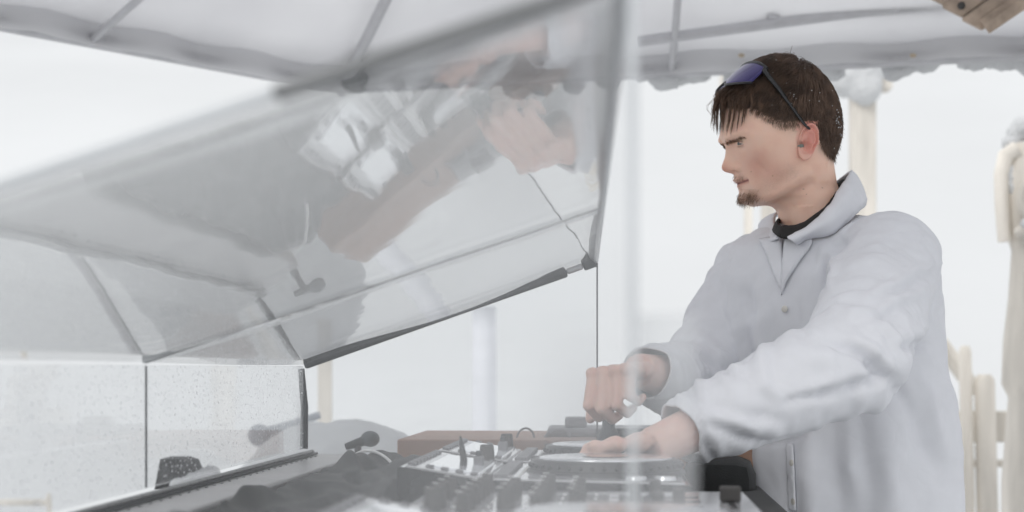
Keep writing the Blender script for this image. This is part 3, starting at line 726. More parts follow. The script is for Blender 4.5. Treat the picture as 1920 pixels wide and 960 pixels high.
def head_mesh():
    bm = bmesh.new(); SUB = 9; NA = 280; rings = []; n = len(RINGS)
    for i in range(n - 1):
        k = SUB if i > 1 else 5
        for s in range(k + (1 if i == n - 2 else 0)):
            t = s / k; g = [RINGS[max(0, i - 1)], RINGS[i], RINGS[i + 1], RINGS[min(n - 1, i + 2)]]
            q = [cr(g[0][c], g[1][c], g[2][c], g[3][c], t) for c in range(6)]
            ring = []
            for j in range(NA):
                a = 2 * math.pi * j / NA
                a = a - .32 * math.sin(a)                                # denser towards the face
                ca, sa = math.cos(a), math.sin(a); s_ = (1 - ca) / 2
                e = q[5] + (.88 - q[5]) * sst(.1, .7, s_)
                cx = math.copysign(abs(ca) ** e, ca); s2 = (1 - cx) / 2
                lat = q[4] * math.copysign(abs(sa) ** e, sa) * .001
                ring.append(bm.verts.new(hw(q[0] + (q[2] - q[0]) * s2, lat, q[1] + (q[3] - q[1]) * s2)))
            rings.append(ring)
    for a, b in zip(rings, rings[1:]):
        for j in range(NA): bm.faces.new((a[j], a[(j + 1) % NA], b[(j + 1) % NA], b[j]))
    bm.faces.new(rings[0][::-1])
    bmesh.ops.recalc_face_normals(bm, faces=bm.faces)
    bm.normal_update()
    def G(d, s): return math.exp(-(d / s) ** 2)
    for v in bm.verts:
        zx, lat, zy = hinv(v.co); al = abs(lat) * 1000; nrm = v.normal.copy()
        if zx > 640 or zy > 880 or zy < 380:
            if zy >= 640 and zx < 760:       # neck muscle
                d = seg_d((zx, zy, 0), (610, 650, 0), (500, 960, 0)); v.co += nrm * (.0035 * G(d, 34)) * sst(10, 40, al)
                d = seg_d((zx, zy, 0), (478, 890, 0), (486, 930, 0)); v.co += Vector((-1, 0, 0)) * (.004 * G(d, 22)) * G(al, 9)
            continue
        fx = 1 if zx < 420 else 0
        # nose with wings
        N = interp(NOSE, zy); sg = interp(NSIG, zy)
        if fx and zx < 330: v.co.x -= N * ZS * math.exp(-(al / sg) ** 2.2) + interp(LIP, zy) * ZS * math.exp(-(al / 16) ** 2)
        dl = math.sqrt(((zx - 236) * ZS * 1000) ** 2 + (al - 14) ** 2 + ((zy - 668) * ZS * 1000) ** 2)
        if fx: v.co += Vector((-.35, math.copysign(.75, lat), 0)) * .0058 * G(dl, 6.5)
        dl = math.sqrt(((zx - 262) * ZS * 1000) ** 2 + (al - 19) ** 2 + ((zy - 672) * ZS * 1000) ** 2)
        if fx: v.co -= nrm * .0026 * G(dl, 4.2)
        # eye socket, brow, cheek bone, cheek hollow, temple
        if fx:
            d3 = lambda x, l, y: math.sqrt(((zx - x) * ZS * 1000) ** 2 + (al - l) ** 2 + ((zy - y) * ZS * 1000) ** 2)
            v.co -= nrm * .0052 * G(d3(200, 30, 556), 12)
            v.co -= nrm * .0050 * G(d3(180, 17, 560), 9)
            v.co += nrm * .0034 * G(seg_d((zx * ZS * 1000, al, zy * ZS * 1000), (142 * ZS * 1000, 14, 526 * ZS * 1000), (215 * ZS * 1000, 50, 500 * ZS * 1000)), 6)
            v.co += nrm * .0042 * G(d3(246, 30, 582), 8)
            v.co += nrm * .0040 * G(d3(290, 52, 605), 20)
            v.co -= nrm * .0012 * G(d3(350, 55, 720), 20)
            v.co -= nrm * .0022 * G(d3(330, 64, 450), 17)
            # lips: upper and lower roll, mouth slit, corner, groove under the nose
            v.co += nrm * .0022 * G(seg_d((zx, zy, al * 2), (212, 735, 0), (268, 722, 40)), 9) * (al < 26)
            v.co += nrm * .0030 * G(seg_d((zx, zy, al * 2), (238, 765, 0), (276, 738, 38)), 9) * (al < 26)
            v.co -= nrm * .0036 * G(seg_d((zx, zy, al * 2), (230, 750, 0), (298, 725, 52)), 4.5) * (zx < 310)
            v.co -= nrm * .0028 * G(d3(304, 27, 726), 5)
            v.co -= nrm * .0012 * G(al, 3) * G(zy - 718, 12)
            v.co -= nrm * .0007 * G(seg_d((zx, zy, 0), (268, 650, 0), (318, 712, 0)), 12) * (al > 14)
            v.co -= nrm * .003 * G(d3(252, 0, 787), 6)
            v.co += nrm * .0035 * G(d3(258, 8, 826), 11)
        # jaw line
        d = seg_d((zx, zy, 0), (340, 842, 0), (520, 722, 0)); v.co += nrm * .0035 * G(d, 30) * sst(14, 40, al)
        d = seg_d((zx, zy, 0), (395, 880, 0), (560, 770, 0)); v.co -= nrm * .0035 * G(d, 26) * sst(14, 40, al)
    # nostrils
    for v in bm.verts:
        zx, lat, zy = hinv(v.co); al = abs(lat) * 1000
        d = math.sqrt(((zx - 196) * ZS * 1000) ** 2 + (al - 7) ** 2 + ((zy - 694) * ZS * 1000) ** 2)
        v.co += Vector((.3, 0, 1)) * .004 * math.exp(-(d / 3.6) ** 2)
    me = bpy.data.meshes.new('head'); bm.to_mesh(me); bm.free(); return me

def ear_bm(side):
    'side -1: towards the camera'
    bm = bmesh.new(); nr, na = 22, 60; ctr = Vector((512, 564)); front = []; top = []
    ax = Vector((.19, -.98)); ay = Vector((.98, .19))          # up the ear, towards the back of the head
    def outline(a):                                             # a=0 up, 90 back
        c, s = math.cos(a), math.sin(a)
        r = 1 / math.sqrt((c / 99) ** 2 + (s / (52 if s > 0 else 50)) ** 2)
        if c < 0: r *= 1 - .30 * (abs(s) ** 1.5) * (1 if s > 0 else .55) * sst(0, .8, -c)
        return r
    def hgt(f, a):                                              # relief in mm
        c, s = math.cos(a), math.sin(a)
        hel = math.exp(-((f - .90) / .085) ** 2) * sst(-.85, -.35, c + .25 * s) * (1 if s > -.75 or c > .1 else .2)
        groove = -math.exp(-((f - .74) / .08) ** 2) * sst(-.5, .1, c + s * .6) * .9
        anti = math.exp(-((f - .57) / .10) ** 2) * sst(-.55, .1, s + .15)
        con = -math.exp(-(((f * c + .12) / .33) ** 2 + ((f * s + .08) / .30) ** 2))
        trag = math.exp(-(((f * c + .10) / .18) ** 2 + ((f * s + .62) / .20) ** 2))
        return 3.4 * hel + 1.6 * groove + 2.6 * anti + 7 * con + 3.5 * trag
    cen = bm.verts.new((0, 0, 0)); grid = []
    def place(p2, h):
        back = (p2 - ctr).dot(ay)
        lat = .0715 + .0035 + max(0, back + 46) * ZS * .36 + h * .001
        if back < -40: lat -= (-40 - back) * ZS * .8
        return hw(p2.x, side * lat, p2.y)
    cen.co = place(ctr, hgt(0, 0))
    for i in range(1, nr + 1):
        f = i / nr; ring = []
        for j in range(na):
            a = 2 * math.pi * j / na; q = ctr + (ax * math.cos(a) + ay * math.sin(a)) * outline(a) * f
            ring.append(bm.verts.new(place(q, hgt(f, a) - (max(0, f - .94) / .06) ** 2 * 1.6)))
        grid.append(ring)
    for j in range(na): bm.faces.new((cen, grid[0][j], grid[0][(j + 1) % na]))
    for a, b in zip(grid, grid[1:]):
        for j in range(na): bm.faces.new((a[j], b[j], b[(j + 1) % na], a[(j + 1) % na]))
    # back of the shell, tucked into the head
    last = grid[-1]
    for f, dp in ((.97, .0045), (.8, .008), (.5, .018)):
        ring = []
        for j in range(na):
            a = 2 * math.pi * j / na; q = ctr + (ax * math.cos(a) + ay * math.sin(a)) * outline(a) * f
            v = place(q, 0); v.y -= side * dp; ring.append(bm.verts.new(v))
        for j in range(na): bm.faces.new((last[j], ring[j], ring[(j + 1) % na], last[(j + 1) % na]))
        last = ring
    bm.faces.new(last)
    bmesh.ops.recalc_face_normals(bm, faces=bm.faces)
    me = bpy.data.meshes.new('ear'); bm.to_mesh(me); bm.free(); return me

EYE = {}
def eye_parts():
    'eyeball centre and lids (lids go into the body mesh)'
    out = []
    for s in (-1, 1):
        c = hw(238, s * .0285, 556); EYE[s] = c; r = .0123
        fwd = Vector((-1, s * .10, -.06)).normalized(); up0 = Vector((0, 0, 1)); sd_ = fwd.cross(up0).normalized(); up = sd_.cross(fwd)
        bm = bmesh.new(); n, m = 44, 40; g = []
        for i in range(n + 1):
            el = R(-88 + 176 * i / n); g.append([])
            for j in range(m + 1):
                az = R(-100 + 200 * j / m)
                rr = r * (1.05 + .03 * math.cos(el))
                g[-1].append((bm.verts.new(c + (fwd * math.cos(el) * math.cos(az) + sd_ * math.cos(el) * math.sin(az) + up * math.sin(el)) * rr), el, az))
        for i in range(n):
            for j in range(m):
                q = (g[i][j], g[i][j + 1], g[i + 1][j + 1], g[i + 1][j])
                el = sum(x[1] for x in q) / 4; az = sum(x[2] for x in q) / 4
                if ((el - R(10)) / R(31)) ** 2 + (az / R(88)) ** 2 > 1: continue
                w_ = max(0, 1 - (az / R(72)) ** 2)
                if -R(5.5) * w_ ** .8 - R(4) < el < R(3.5) * w_ ** .6 - R(4) and w_ > 0: continue
                bm.faces.new([x[0] for x in q])
        bmesh.ops.delete(bm, geom=[v for v in bm.verts if not v.link_faces], context='VERTS')
        me = bpy.data.meshes.new('lid'); bm.to_mesh(me); bm.free()
        out.append(baked(me, [('SOLIDIFY', dict(thickness=.0007, offset=1)), ('SMOOTH', dict(factor=.5, iterations=2))]))
    return out

# ---- body skeleton (world metres)
SHL, SHR = P(1668, 492, 2.20), P(1414, 514, 2.45)
ELL, WRL = P(1602, 672, 1.98), P(1256, 824, 1.85)
ELR, WRR = P(1302, 722, 2.33), P(1212, 698, 2.14)
FW = Vector((-.74, -.67, 0)); LL = Vector((.67, -.74, 0))       # facing direction, towards his left
def hand(b, wrist, fdir, up, side, curls, spread=1.0, thumb_in=.5):
    'palm and five fingers; up = back of the hand, side = towards the thumb'
    f = fdir.normalized(); u = (up - f * up.dot(f)).normalized(); s = f.cross(u).normalized()
    if s.dot(side) < 0: s = -s
    k = wrist + f * .012
    for t, r, o in ((0, .021, 0), (.03, .021, .004), (.06, .0185, .006), (.085, .0145, .006)):
        for w_ in (-1, -.35, .35, 1): b.ball(k + f * t + s * w_ * (.016 + .014 * min(1, t / .07)) * .95 + s * .002, r * .78, 1, 1, .8, 10)
    spec = ((.030, .047, .028, .020, .0086), (.010, .052, .031, .021, .0088), (-.010, .048, .029, .020, .0084), (-.028, .037, .022, .018, .0075))
    for i, (off, a, bb, c, r) in enumerate(spec):
        p = k + f * (.088 - .004 * abs(i - 1)) + s * off - u * .002; ang = 0; pts = [p - f * .03, p]; d0 = (f + s * off * 2.2 * spread).normalized()
        for L_, an in zip((a, bb, c), curls[i]):
            ang += an; dd = d0 * math.cos(R(ang)) - u * math.sin(R(ang)); p = p + dd * L_; pts.append(p)
        rr = [r * 1.02, r * 1.08, r * 1.0, r * .9, r * .78]
        full = []; fr = []
        for q in range(len(pts) - 1):
            for h in range(4): full.append(pts[q].lerp(pts[q + 1], h / 4)); fr.append(rr[q] + (rr[q + 1] - rr[q]) * h / 4)
        full.append(pts[-1]); fr.append(rr[-1])
        b.tube(full, fr, 10); b.ball(pts[-1], rr[-1], 1, 1, 1, 10)
        for q in (1, 2, 3): b.ball(pts[q], rr[q] * 1.05, 1, 1, 1, 10)
    p = k + f * .015 + s * .030 - u * .006; dd = (f * .75 + s * .75 - u * .25).normalized(); pts = [p - f * .01 - s * .012, p]; rr = [.0135, .0125, .0105, .0095, .0075]
    for L_, tgt in ((.034, f * .8 + s * .55 - u * .45), (.030, f * .95 + s * .1 - u * thumb_in), (.024, f * .85 - s * .15 - u * (thumb_in + .3))):
        dd = tgt.normalized(); p = p + dd * L_; pts.append(p)
    for q in range(len(pts) - 1): b.tube([pts[q], pts[q].lerp(pts[q + 1], .5), pts[q + 1]], [rr[q], (rr[q] + rr[q + 1]) / 2, rr[q + 1]], 10)
    for q in range(len(pts)): b.ball(pts[q], rr[q] * 1.02, 1, 1, 1, 10)

def body_mesh():
    'arms and hands, trunk and legs: one skin'
    b = MB()
    for S, E, W_ in ((SHL, ELL, WRL), (SHR, ELR, WRR)):
        b.tube([S, S.lerp(E, .5), E], [.055, .048, .040], 14); b.ball(E, .041); b.tube([E, E.lerp(W_, .3), E.lerp(W_, .75), W_], [.040, .042, .031, .027], 14)
        b.ball(W_, .027, 1, 1, .9)
        b.tube([E.lerp(W_, .9), W_, W_ + (W_ - E).normalized() * .03], [.027, .0265, .025], 14)
    # near hand reaches down over the jog wheel, far hand hangs from a bent wrist
    hand(b, WRL, Vector((-.93, -.08, -.10)), Vector((-.15, .10, .97)), Vector((-.2, 1, 0)), [(42, 46, 28), (48, 50, 30), (54, 52, 30), (58, 52, 30)], .8, .8)
    hand(b, WRR, Vector((-.52, -.75, .02)), Vector((-.20, -.10, .97)), Vector((-.8, .6, -.2)), [(66, 78, 44), (72, 80, 44), (76, 82, 44), (78, 82, 44)], .5, 1.0)
    me = b.mesh()
    arms = baked(me, [('REMESH', dict(mode='VOXEL', voxel_size=.0028)), ('SMOOTH', dict(factor=.5, iterations=5))])
    b = MB()
    mid = (SHL + SHR) / 2; nb = hw(655, 0, 985)
    hip = Vector((mid.x + .07, mid.y + .02, .95))
    trunk = [(nb, .043), (Vector((mid.x, mid.y, 1.44)), .060), (Vector((mid.x, mid.y, 1.36)), .10), (Vector((mid.x + .02, mid.y, 1.2)), .105), (Vector((mid.x + .05, mid.y + .01, 1.05)), .105), (hip, .125)]
    b.tube([p for p, r in trunk], [r for p, r in trunk], 18); b.ball(hip, .14)
    b.tube([SHL, (SHL + SHR) / 2 - Vector((0, 0, .03)), SHR], [.05, .07, .05], 14); b.ball(SHL, .052); b.ball(SHR, .052)
    for sg in (1, -1):
        h0 = hip + LL * .09 * sg - Vector((0, 0, .04)); kn = hip + LL * .11 * sg + FW * .03; kn.z = .50; an = hip + LL * .12 * sg; an.z = .09
        b.tube([h0, kn, an], [.088, .056, .038], 14); b.ball(kn, .056); b.ball(an + FW * .02, .042); b.tube([an + FW * .02 - Vector((0, 0, .03)), an + FW * .15 - Vector((0, 0, .052))], [.04, .034], 12)
    trunk = baked(b.mesh(), [('REMESH', dict(mode='VOXEL', voxel_size=.011)), ('SMOOTH', dict(factor=.5, iterations=4))])
    return arms, trunk, hip

SCALP = [(150, 330), (185, 338), (250, 352), (300, 345), (340, 348), (385, 382), (430, 404), (480, 420), (545, 414), (600, 415), (648, 450), (668, 520), (690, 575), (748, 622), (900, 620), (900, 0), (50, 0), (50, 330)]
def inpoly(x, y, poly):
    r = False; j = len(poly) - 1
    for i in range(len(poly)):
        xi, yi = poly[i]; xj, yj = poly[j]
        if (yi > y) != (yj > y) and x < (xj - xi) * (y - yi) / (yj - yi) + xi: r = not r
        j = i
    return r
def mixc(a, b, t): return tuple(x + (y - x) * t for x, y in zip(a, b))
def skin_col(co, turned):
    zx, lat, zy = hinv(co); al = abs(lat) * 1000
    if turned: zx, zy = app(co)
    c = (.84, .56, .44)
    nz = noise.fractal(co * 45, 1, 2, 3); c = mixc(c, (.83, .58, .47), max(0, nz) * .8); c = mixc(c, (.73, .42, .33), max(0, -nz) * .45)
    def g(x, y, r): return math.exp(-(((zx - x) ** 2 + (zy - y) ** 2) / r ** 2))
    if zy < 1000 and co.z > 1.40:
        c = mixc(c, (.58, .24, .19), .55 * g(160, 668, 32) + .40 * g(330, 640, 70) * (zx > 200) + .25 * g(420, 700, 80))
        if zx < 320 and al < 27:
            d = seg_d((zx, zy, 0), (222, 752, 0), (296, 727, 0)); c = mixc(c, (.46, .17, .15), math.exp(-(d / 13) ** 2) * .85)
            d = seg_d((zx, zy, 0), (230, 750, 0), (300, 724, 0)); c = mixc(c, (.16, .06, .05), math.exp(-(d / 3.6) ** 2) * .9)
        # shaved jaw and lip, short sides of the hair
        st = max(math.exp(-(seg_d((zx, zy, 0), (300, 830, 0), (520, 690, 0)) / 55) ** 2) * .30, g(245, 718, 26) * .4)
        st *= .75 + .5 * noise.noise(co * 900)
        c = mixc(c, (.20, .13, .10), max(0, min(1, st)))
        ch = g(298, 812, 44) * (zy > 775)
        c = mixc(c, (.26, .15, .10), min(1, ch * .75) * (.7 + .4 * noise.noise(co * 1500)))
        if inpoly(zx, zy, SCALP): c = mixc(c, (.045, .030, .022), .93)
        fade = math.exp(-(seg_d((zx, zy, 0), (470, 420, 0), (560, 440, 0)) / 42) ** 2)
        if zx > 380 and zx < 585 and zy > 400: c = mixc(c, (.22, .14, .10), min(1, fade * .55 * (.8 + .5 * noise.noise(co * 700))))
        d = seg_d((zx, zy, 0), (690, 560, 0), (745, 612, 0)); 
        if zx > 640: c = mixc(c, (.12, .08, .06), math.exp(-(d / 26) ** 2) * .7)
        # moles
        for mx_, my in ((567, 655), (583, 775), (683, 768), (305, 683), (600, 802), (420, 705)):
            if (zx - mx_) ** 2 + (zy - my) ** 2 < 12: c = mixc(c, (.30, .16, .11), .6)
        # ear
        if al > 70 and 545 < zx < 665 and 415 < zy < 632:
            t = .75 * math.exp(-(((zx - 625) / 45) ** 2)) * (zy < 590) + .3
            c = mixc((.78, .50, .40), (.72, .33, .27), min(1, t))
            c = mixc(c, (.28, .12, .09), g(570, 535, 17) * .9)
    elif co.z < 1.36: c = mixc((.78, .56, .48), (.70, .40, .34), .2 + .5 * max(0, nz))
    return c
def skin_material():
    m = bpy.data.materials.new('skin'); m.use_nodes = True; t = m.node_tree; b = t.nodes['Principled BSDF']
    a = t.nodes.new('ShaderNodeVertexColor'); a.layer_name = 'tone'; t.links.new(a.outputs[0], b.inputs['Base Color'])
    b.inputs['Roughness'].default_value = .5; b.inputs['Specular IOR Level'].default_value = .4
    b.inputs['Subsurface Weight'].default_value = .2; b.inputs['Subsurface Radius'].default_value = (.010, .004, .002); b.inputs['Subsurface Scale'].default_value = .6
    tc = t.nodes.new('ShaderNodeTexCoord'); n = t.nodes.new('ShaderNodeTexNoise'); n.inputs['Scale'].default_value = 420; n.inputs['Detail'].default_value = 3
    t.links.new(tc.outputs['Object'], n.inputs['Vector']); bp = t.nodes.new('ShaderNodeBump'); bp.inputs['Strength'].default_value = .18; bp.inputs['Distance'].default_value = .001
    t.links.new(n.outputs['Fac'], bp.inputs['Height']); t.links.new(bp.outputs[0], b.inputs['Normal'])
    return m
M['skin'] = skin_material()
def hairmat(name, rgb, rough=.42):
    m = bpy.data.materials.new(name); m.use_nodes = True; t = m.node_tree; b = t.nodes['Principled BSDF']
    tc = t.nodes.new('ShaderNodeTexCoord'); n = t.nodes.new('ShaderNodeTexNoise'); n.inputs['Scale'].default_value = 55; n.inputs['Detail'].default_value = 4
    t.links.new(tc.outputs['Object'], n.inputs['Vector']); r = t.nodes.new('ShaderNodeValToRGB'); r.color_ramp.elements[0].position = .3; r.color_ramp.elements[1].position = .75
    r.color_ramp.elements[0].color = (*[c * .55 for c in rgb], 1); r.color_ramp.elements[1].color = (*[c * 1.7 for c in rgb], 1)
    t.links.new(n.outputs['Fac'], r.inputs[0]); t.links.new(r.outputs[0], b.inputs['Base Color']); b.inputs['Roughness'].default_value = rough; b.inputs['Specular IOR Level'].default_value = .45
    return m
M['hair'] = hairmat('dark_brown_hair', (.115, .072, .050), .36); M['beard'] = hairmat('brown_beard', (.20, .12, .075), .55); M['hair_mid'] = hairmat('brown_wet_fringe', (.15, .092, .062), .32); M['hair_light'] = hairmat('light_brown_side_hair', (.17, .11, .078), .5)

class Strands:
    def __init__(s): s.v = []; s.f = []
    def add(s, pts, r0, r1=.00005, n=3):
        base = len(s.v); k = len(pts)
        for i, p in enumerate(pts):
            d = (pts[min(i + 1, k - 1)] - pts[max(i - 1, 0)]).normalized(); x = d.cross(Vector((.3, .8, .52))).normalized(); y = d.cross(x); r = r0 + (r1 - r0) * (i / (k - 1)) ** 2
            for q in range(n): a = 2 * math.pi * q / n; s.v.append(p + x * math.cos(a) * r + y * math.sin(a) * r)
        for i in range(k - 1):
            for q in range(n): s.f.append((base + i * n + q, base + i * n + (q + 1) % n, base + (i + 1) * n + (q + 1) % n, base + (i + 1) * n + q))
    def mesh(s, M4):
        me = bpy.data.meshes.new('strands'); me.from_pydata([M4 @ p for p in s.v], [], s.f); return me

def build_person():
    hm = head_mesh()
    bmh = bmesh.new(); bmh.from_mesh(hm); bvh = BVHTree.FromBMesh(bmh)
    ears = [ear_bm(-1), ear_bm(1)]; lids = eye_parts()
    arms, trunk, hip = body_mesh()
    foot = Vector((hip.x, hip.y, 0))
    t = thing('person', 'young man in a white coat leaning over the players, sunglasses pushed up on his hair', 'person', foot)
    INV = Matrix.Translation(-foot)
    # --- one body mesh
    bm = bmesh.new(); cl = bm.verts.layers.float_color.new('tone')
    for me, turned in ((hm, 1), (ears[0], 1), (ears[1], 1), (lids[0], 1), (lids[1], 1), (arms, 0), (trunk, 0)):
        n0 = len(bm.verts); bm.from_mesh(me); bm.verts.ensure_lookup_table()
        for v in bm.verts[n0:]:
            c = skin_col(v.co, turned)
            if me in lids: c = mixc(c, (.42, .22, .17), .5)
            v[cl] = (*c, 1)
            v.co = INV @ (TURN @ v.co if turned else v.co)
    me = bpy.data.meshes.new('body'); bm.to_mesh(me); bm.free()
    link('body', me, M['skin'], t, True)
    HM = INV @ TURN
    # --- eyes
    wh = mat('eye_white', (.48, .44, .42), .15, var=.04); ir = mat('iris_grey', (.10, .11, .11), .1, var=.3, scale=300); pu = mat('pupil', (.004, .004, .004), .1)
    for s in (-1, 1):
        c = HM @ EYE[s]; f = (TURN.to_3x3() @ Vector((-1, s * .04 - .18, -.05))).normalized(); q = f.to_track_quat('Z', 'Y').to_matrix()
        bm = bmesh.new(); bmesh.ops.create_uvsphere(bm, u_segments=40, v_segments=40, radius=.0122)
        bmesh.ops.delete(bm, geom=[v for v in bm.verts if not -.0036 < v.co.z < .0060], context='VERTS')
        for v in bm.verts: v.co += c
        me = bpy.data.meshes.new('eyeball'); bm.to_mesh(me); bm.free(); e = link('eyeball', me, wh, t, True)
        for nm, off, rad, mm in (('iris', .0070, .0066, ir), ('pupil', .0110, .0026, pu)):
            bm = bmesh.new(); bmesh.ops.create_uvsphere(bm, u_segments=40, v_segments=40, radius=rad); 
            for v in bm.verts: v.co = c + f * off + q @ v.co
            bmesh.ops.delete(bm, geom=[v for v in bm.verts if not -.0030 < v.co.z - c.z < .0030], context='VERTS')
            me = bpy.data.meshes.new(nm); bm.to_mesh(me); bm.free(); link(nm, me, mm, e, True)
    # --- hair
    S = Strands(); rng = random.Random(3)
    crown = hw(560, 0, 110)
    def nearest(p): loc, nn, i, d = bvh.find_nearest(p); return loc, nn
    faces = list(bmh.faces); ar = [f.calc_area() for f in faces]
    cand = []
    for f in faces:
        c = f.calc_center_median(); lat = c.y - YH; zx, zy = app(c)
        if inpoly(zx, zy, SCALP) and (zy < 640): cand.append((f, c, zx, lat, zy))
    wts = [f.calc_area() for f, *_ in cand]
    for f, c, zx, lat, zy in rng.choices(cand, wts, k=9500):
        vs = [v.co for v in f.verts]; a, b_ = rng.random(), rng.random(); p = vs[0].lerp(vs[1], a).lerp(vs[3 if len(vs) > 3 else 2].lerp(vs[2], a), b_)
        lat = p.y - YH; zx, zy = app(p); loc, nn = nearest(p)
        topness = sst(330, 180, zy) if True else 0
        d = (p - crown); d = (d - nn * d.dot(nn)).normalized()
        if zx < 560: d = (d + Vector((-1.0 * topness, 0, 0)) + Vector((-.35, 0, -.6)) * (1 - topness)).normalized()
        else: d = (d + Vector((.0, 0, -.9)) * (1 - topness * .6)).normalized()
        cn = noise.noise_vector(p * 55) * .55 + noise.noise_vector(p * 160) * .35
        d = (d + cn + Vector((rng.gauss(0, .12), rng.gauss(0, .12), rng.gauss(0, .12)))).normalized()
        edge = min(seg_d((zx, zy, 0), (*SCALP[i], 0), (*SCALP[i + 1], 0)) for i in range(1, 13))
        side_short = sst(230, 400, zy)
        L_ = (.040 * (1 - side_short) + .014 * side_short) * (.55 + .45 * sst(0, 60, edge)) * rng.uniform(.7, 1.15)
        if zx > 600: L_ *= .8
        elif edge < 50 and zy > 330: L_ *= .55
        if zx < 370 and zy > 240: L_ *= .55
        lift = (.0062 * (1 - side_short) + .0046 * side_short) * sst(-4, 70, edge) + .0008
        if zx > 600: lift *= .9
        n = 6; pts = [p]; q = p.copy()
        lv = rng.uniform(.25, 1.0)
        for i in range(1, n):
            q = q + d * (L_ / (n - 1)); loc, nn = nearest(q); zz = hinv(loc)
            h = lift * lv * (math.sin(math.pi * min(1, .18 + .62 * i / (n - 1))))
            q = loc + nn * h; pts.append(q.copy())
            d = (d + Vector((0, 0, -.10)) + noise.noise_vector(q * 70) * .18).normalized()
        S.add(pts, rng.uniform(.00026, .00044))
    # short fuzzy side hair over the ear and nape
    S2 = Strands()
    for f, c, zx, lat, zy in rng.choices([x for x in cand if x[4] > 330], [x[0].calc_area() for x in cand if x[4] > 330], k=2600):
        p = c + Vector((rng.gauss(0, .0015), rng.gauss(0, .0015), rng.gauss(0, .0015))); loc, nn = nearest(p)
        d = (Vector((.1 if zx > 600 else -.45, 0, -1)) + nn * .25 + Vector((rng.gauss(0, .2), rng.gauss(0, .2), rng.gauss(0, .2)))).normalized()
        L_ = rng.uniform(.006, .012) * (1 if zx > 600 else .7); (S if zx > 600 else S2).add([loc, loc + d * L_ * .5 + nn * .001, loc + d * L_], .0003)
    # temple wisps
    for k in range(300):
        x = rng.uniform(330, 560); y = interp([(330, 352), (385, 388), (430, 408), (480, 424), (560, 420)], x) + rng.uniform(-22, 20)
        for sd_ in (-1, 1):
            h = side_hit(bvh, x, y, sd_)
            if h[0] is None: continue
            d = (Vector((rng.uniform(-.5, .5), 0, -1)) - h[1] * (Vector((0, 0, -1)).dot(h[1]))).normalized(); L_ = rng.uniform(.004, .011)
            S2.add([h[0], h[0] + d * L_ * .5 + h[1] * .0012, h[0] + d * L_ + h[1] * .0008], .0002)
    # wet fringe clumps falling over the forehead
    fr = [((205, 232), (140, 262), (112, 330), (92, 448), 14, -.010), ((190, 240), (125, 275), (108, 350), (104, 412), 10, .014), ((210, 235), (140, 270), (122, 360), (126, 482), 24, -.004), ((225, 240), (150, 280), (140, 370), (146, 486), 26, .006),
          ((225, 245), (165, 290), (158, 380), (158, 478), 20, -.018), ((250, 245), (200, 290), (196, 380), (176, 474), 26, -.030), ((260, 250), (225, 300), (222, 380), (196, 482), 22, -.036), ((275, 255), (250, 310), (246, 380), (232, 456), 22, -.044), ((290, 260), (268, 310), (270, 370), (258, 436), 26, -.049),
          ((300, 262), (282, 310), (280, 350), (266, 412), 18, -.053), ((330, 265), (320, 310), (318, 350), (296, 372), 26, -.060), ((370, 268), (360, 330), (352, 370), (330, 388), 22, -.066),
          ((220, 235), (150, 270), (118, 300), (98, 306), 5, .01), ((205, 238), (150, 270), (126, 350), (116, 470), 14, .022), ((225, 242), (165, 280), (150, 370), (152, 470), 18, .034), ((250, 245), (210, 300), (205, 380), (190, 450), 18, .044), ((290, 255), (270, 310), (268, 370), (250, 420), 18, .054)]
    for k in range(34):      # stray wisps between the clumps
        x = rng.uniform(100, 330); lt_ = interp([(100, .005), (330, -.06)], x) + rng.gauss(0, .008)
        fr.append(((x * .55 + 150, 240), (x * .8 + 60, 275), (x + rng.gauss(0, 10), 340), (x + rng.gauss(-8, 16), rng.uniform(360, 492 - max(0, x - 180) * .55)), 2, lt_))
    S3 = Strands()
    for a, b_, c, e, n, lat in fr:
        for k in range(max(2, int(n * 1.5))):
            j = lambda s: (rng.gauss(0, s), rng.gauss(0, s))
            w_ = rng.gauss(0, 1); pts = []
            ctl = [a, b_, c, e]; off = [(rng.gauss(0, 16), rng.gauss(0, 8)), (rng.gauss(0, 9), rng.gauss(0, 7)), (w_ * 5.5, 0), (w_ * 2.2, rng.gauss(-10, 14))]
            la = [lat * .7 + rng.gauss(0, .010), lat * .95 + rng.gauss(0, .006), lat + w_ * .0022, lat + w_ * .001]
            for i in range(9):
                u_ = i / 8 * 3; s_ = min(2, int(u_)); tt = u_ - s_; ix = [max(0, s_ - 1), s_, s_ + 1, min(3, s_ + 2)]
                x = cr(*[ctl[q][0] + off[q][0] for q in ix], tt); y = cr(*[ctl[q][1] + off[q][1] for q in ix], tt); l = cr(*[la[q] for q in ix], tt)
                p = hwa(x, l, y) if l < 0 else hw(x, l, y); loc, nn = nearest(p)
                if (p - loc).dot(nn) < .0016: p = loc + nn * (.0016 + .003 * rng.random())
                pts.append(p)
            S3.add(pts, rng.uniform(.00028, .00044))
    # loose tufts on top
    for k in range(28):
        x = rng.uniform(430, 620); p, nn = nearest(hw(x, rng.gauss(0, .028), 60)); d = (Vector((rng.uniform(-.9, .1), rng.gauss(0, .4), 0)) + nn * .22).normalized(); L_ = rng.uniform(.015, .032); d = (d - nn * .3).normalized()
        p = p + nn * .003; S.add([p, p + d * L_ * .4 + nn * .003, p + d * L_ * .75 + nn * .002, p + d * L_ - nn * .003], .00032)
    hair = S.mesh(HM); link('hair', hair, M['hair'], t, True); link('fringe', S3.mesh(HM), M['hair_mid'], t, True); link('side_hair', S2.mesh(HM), M['hair_light'], t, True)
    # --- brows, beard
    S = Strands()
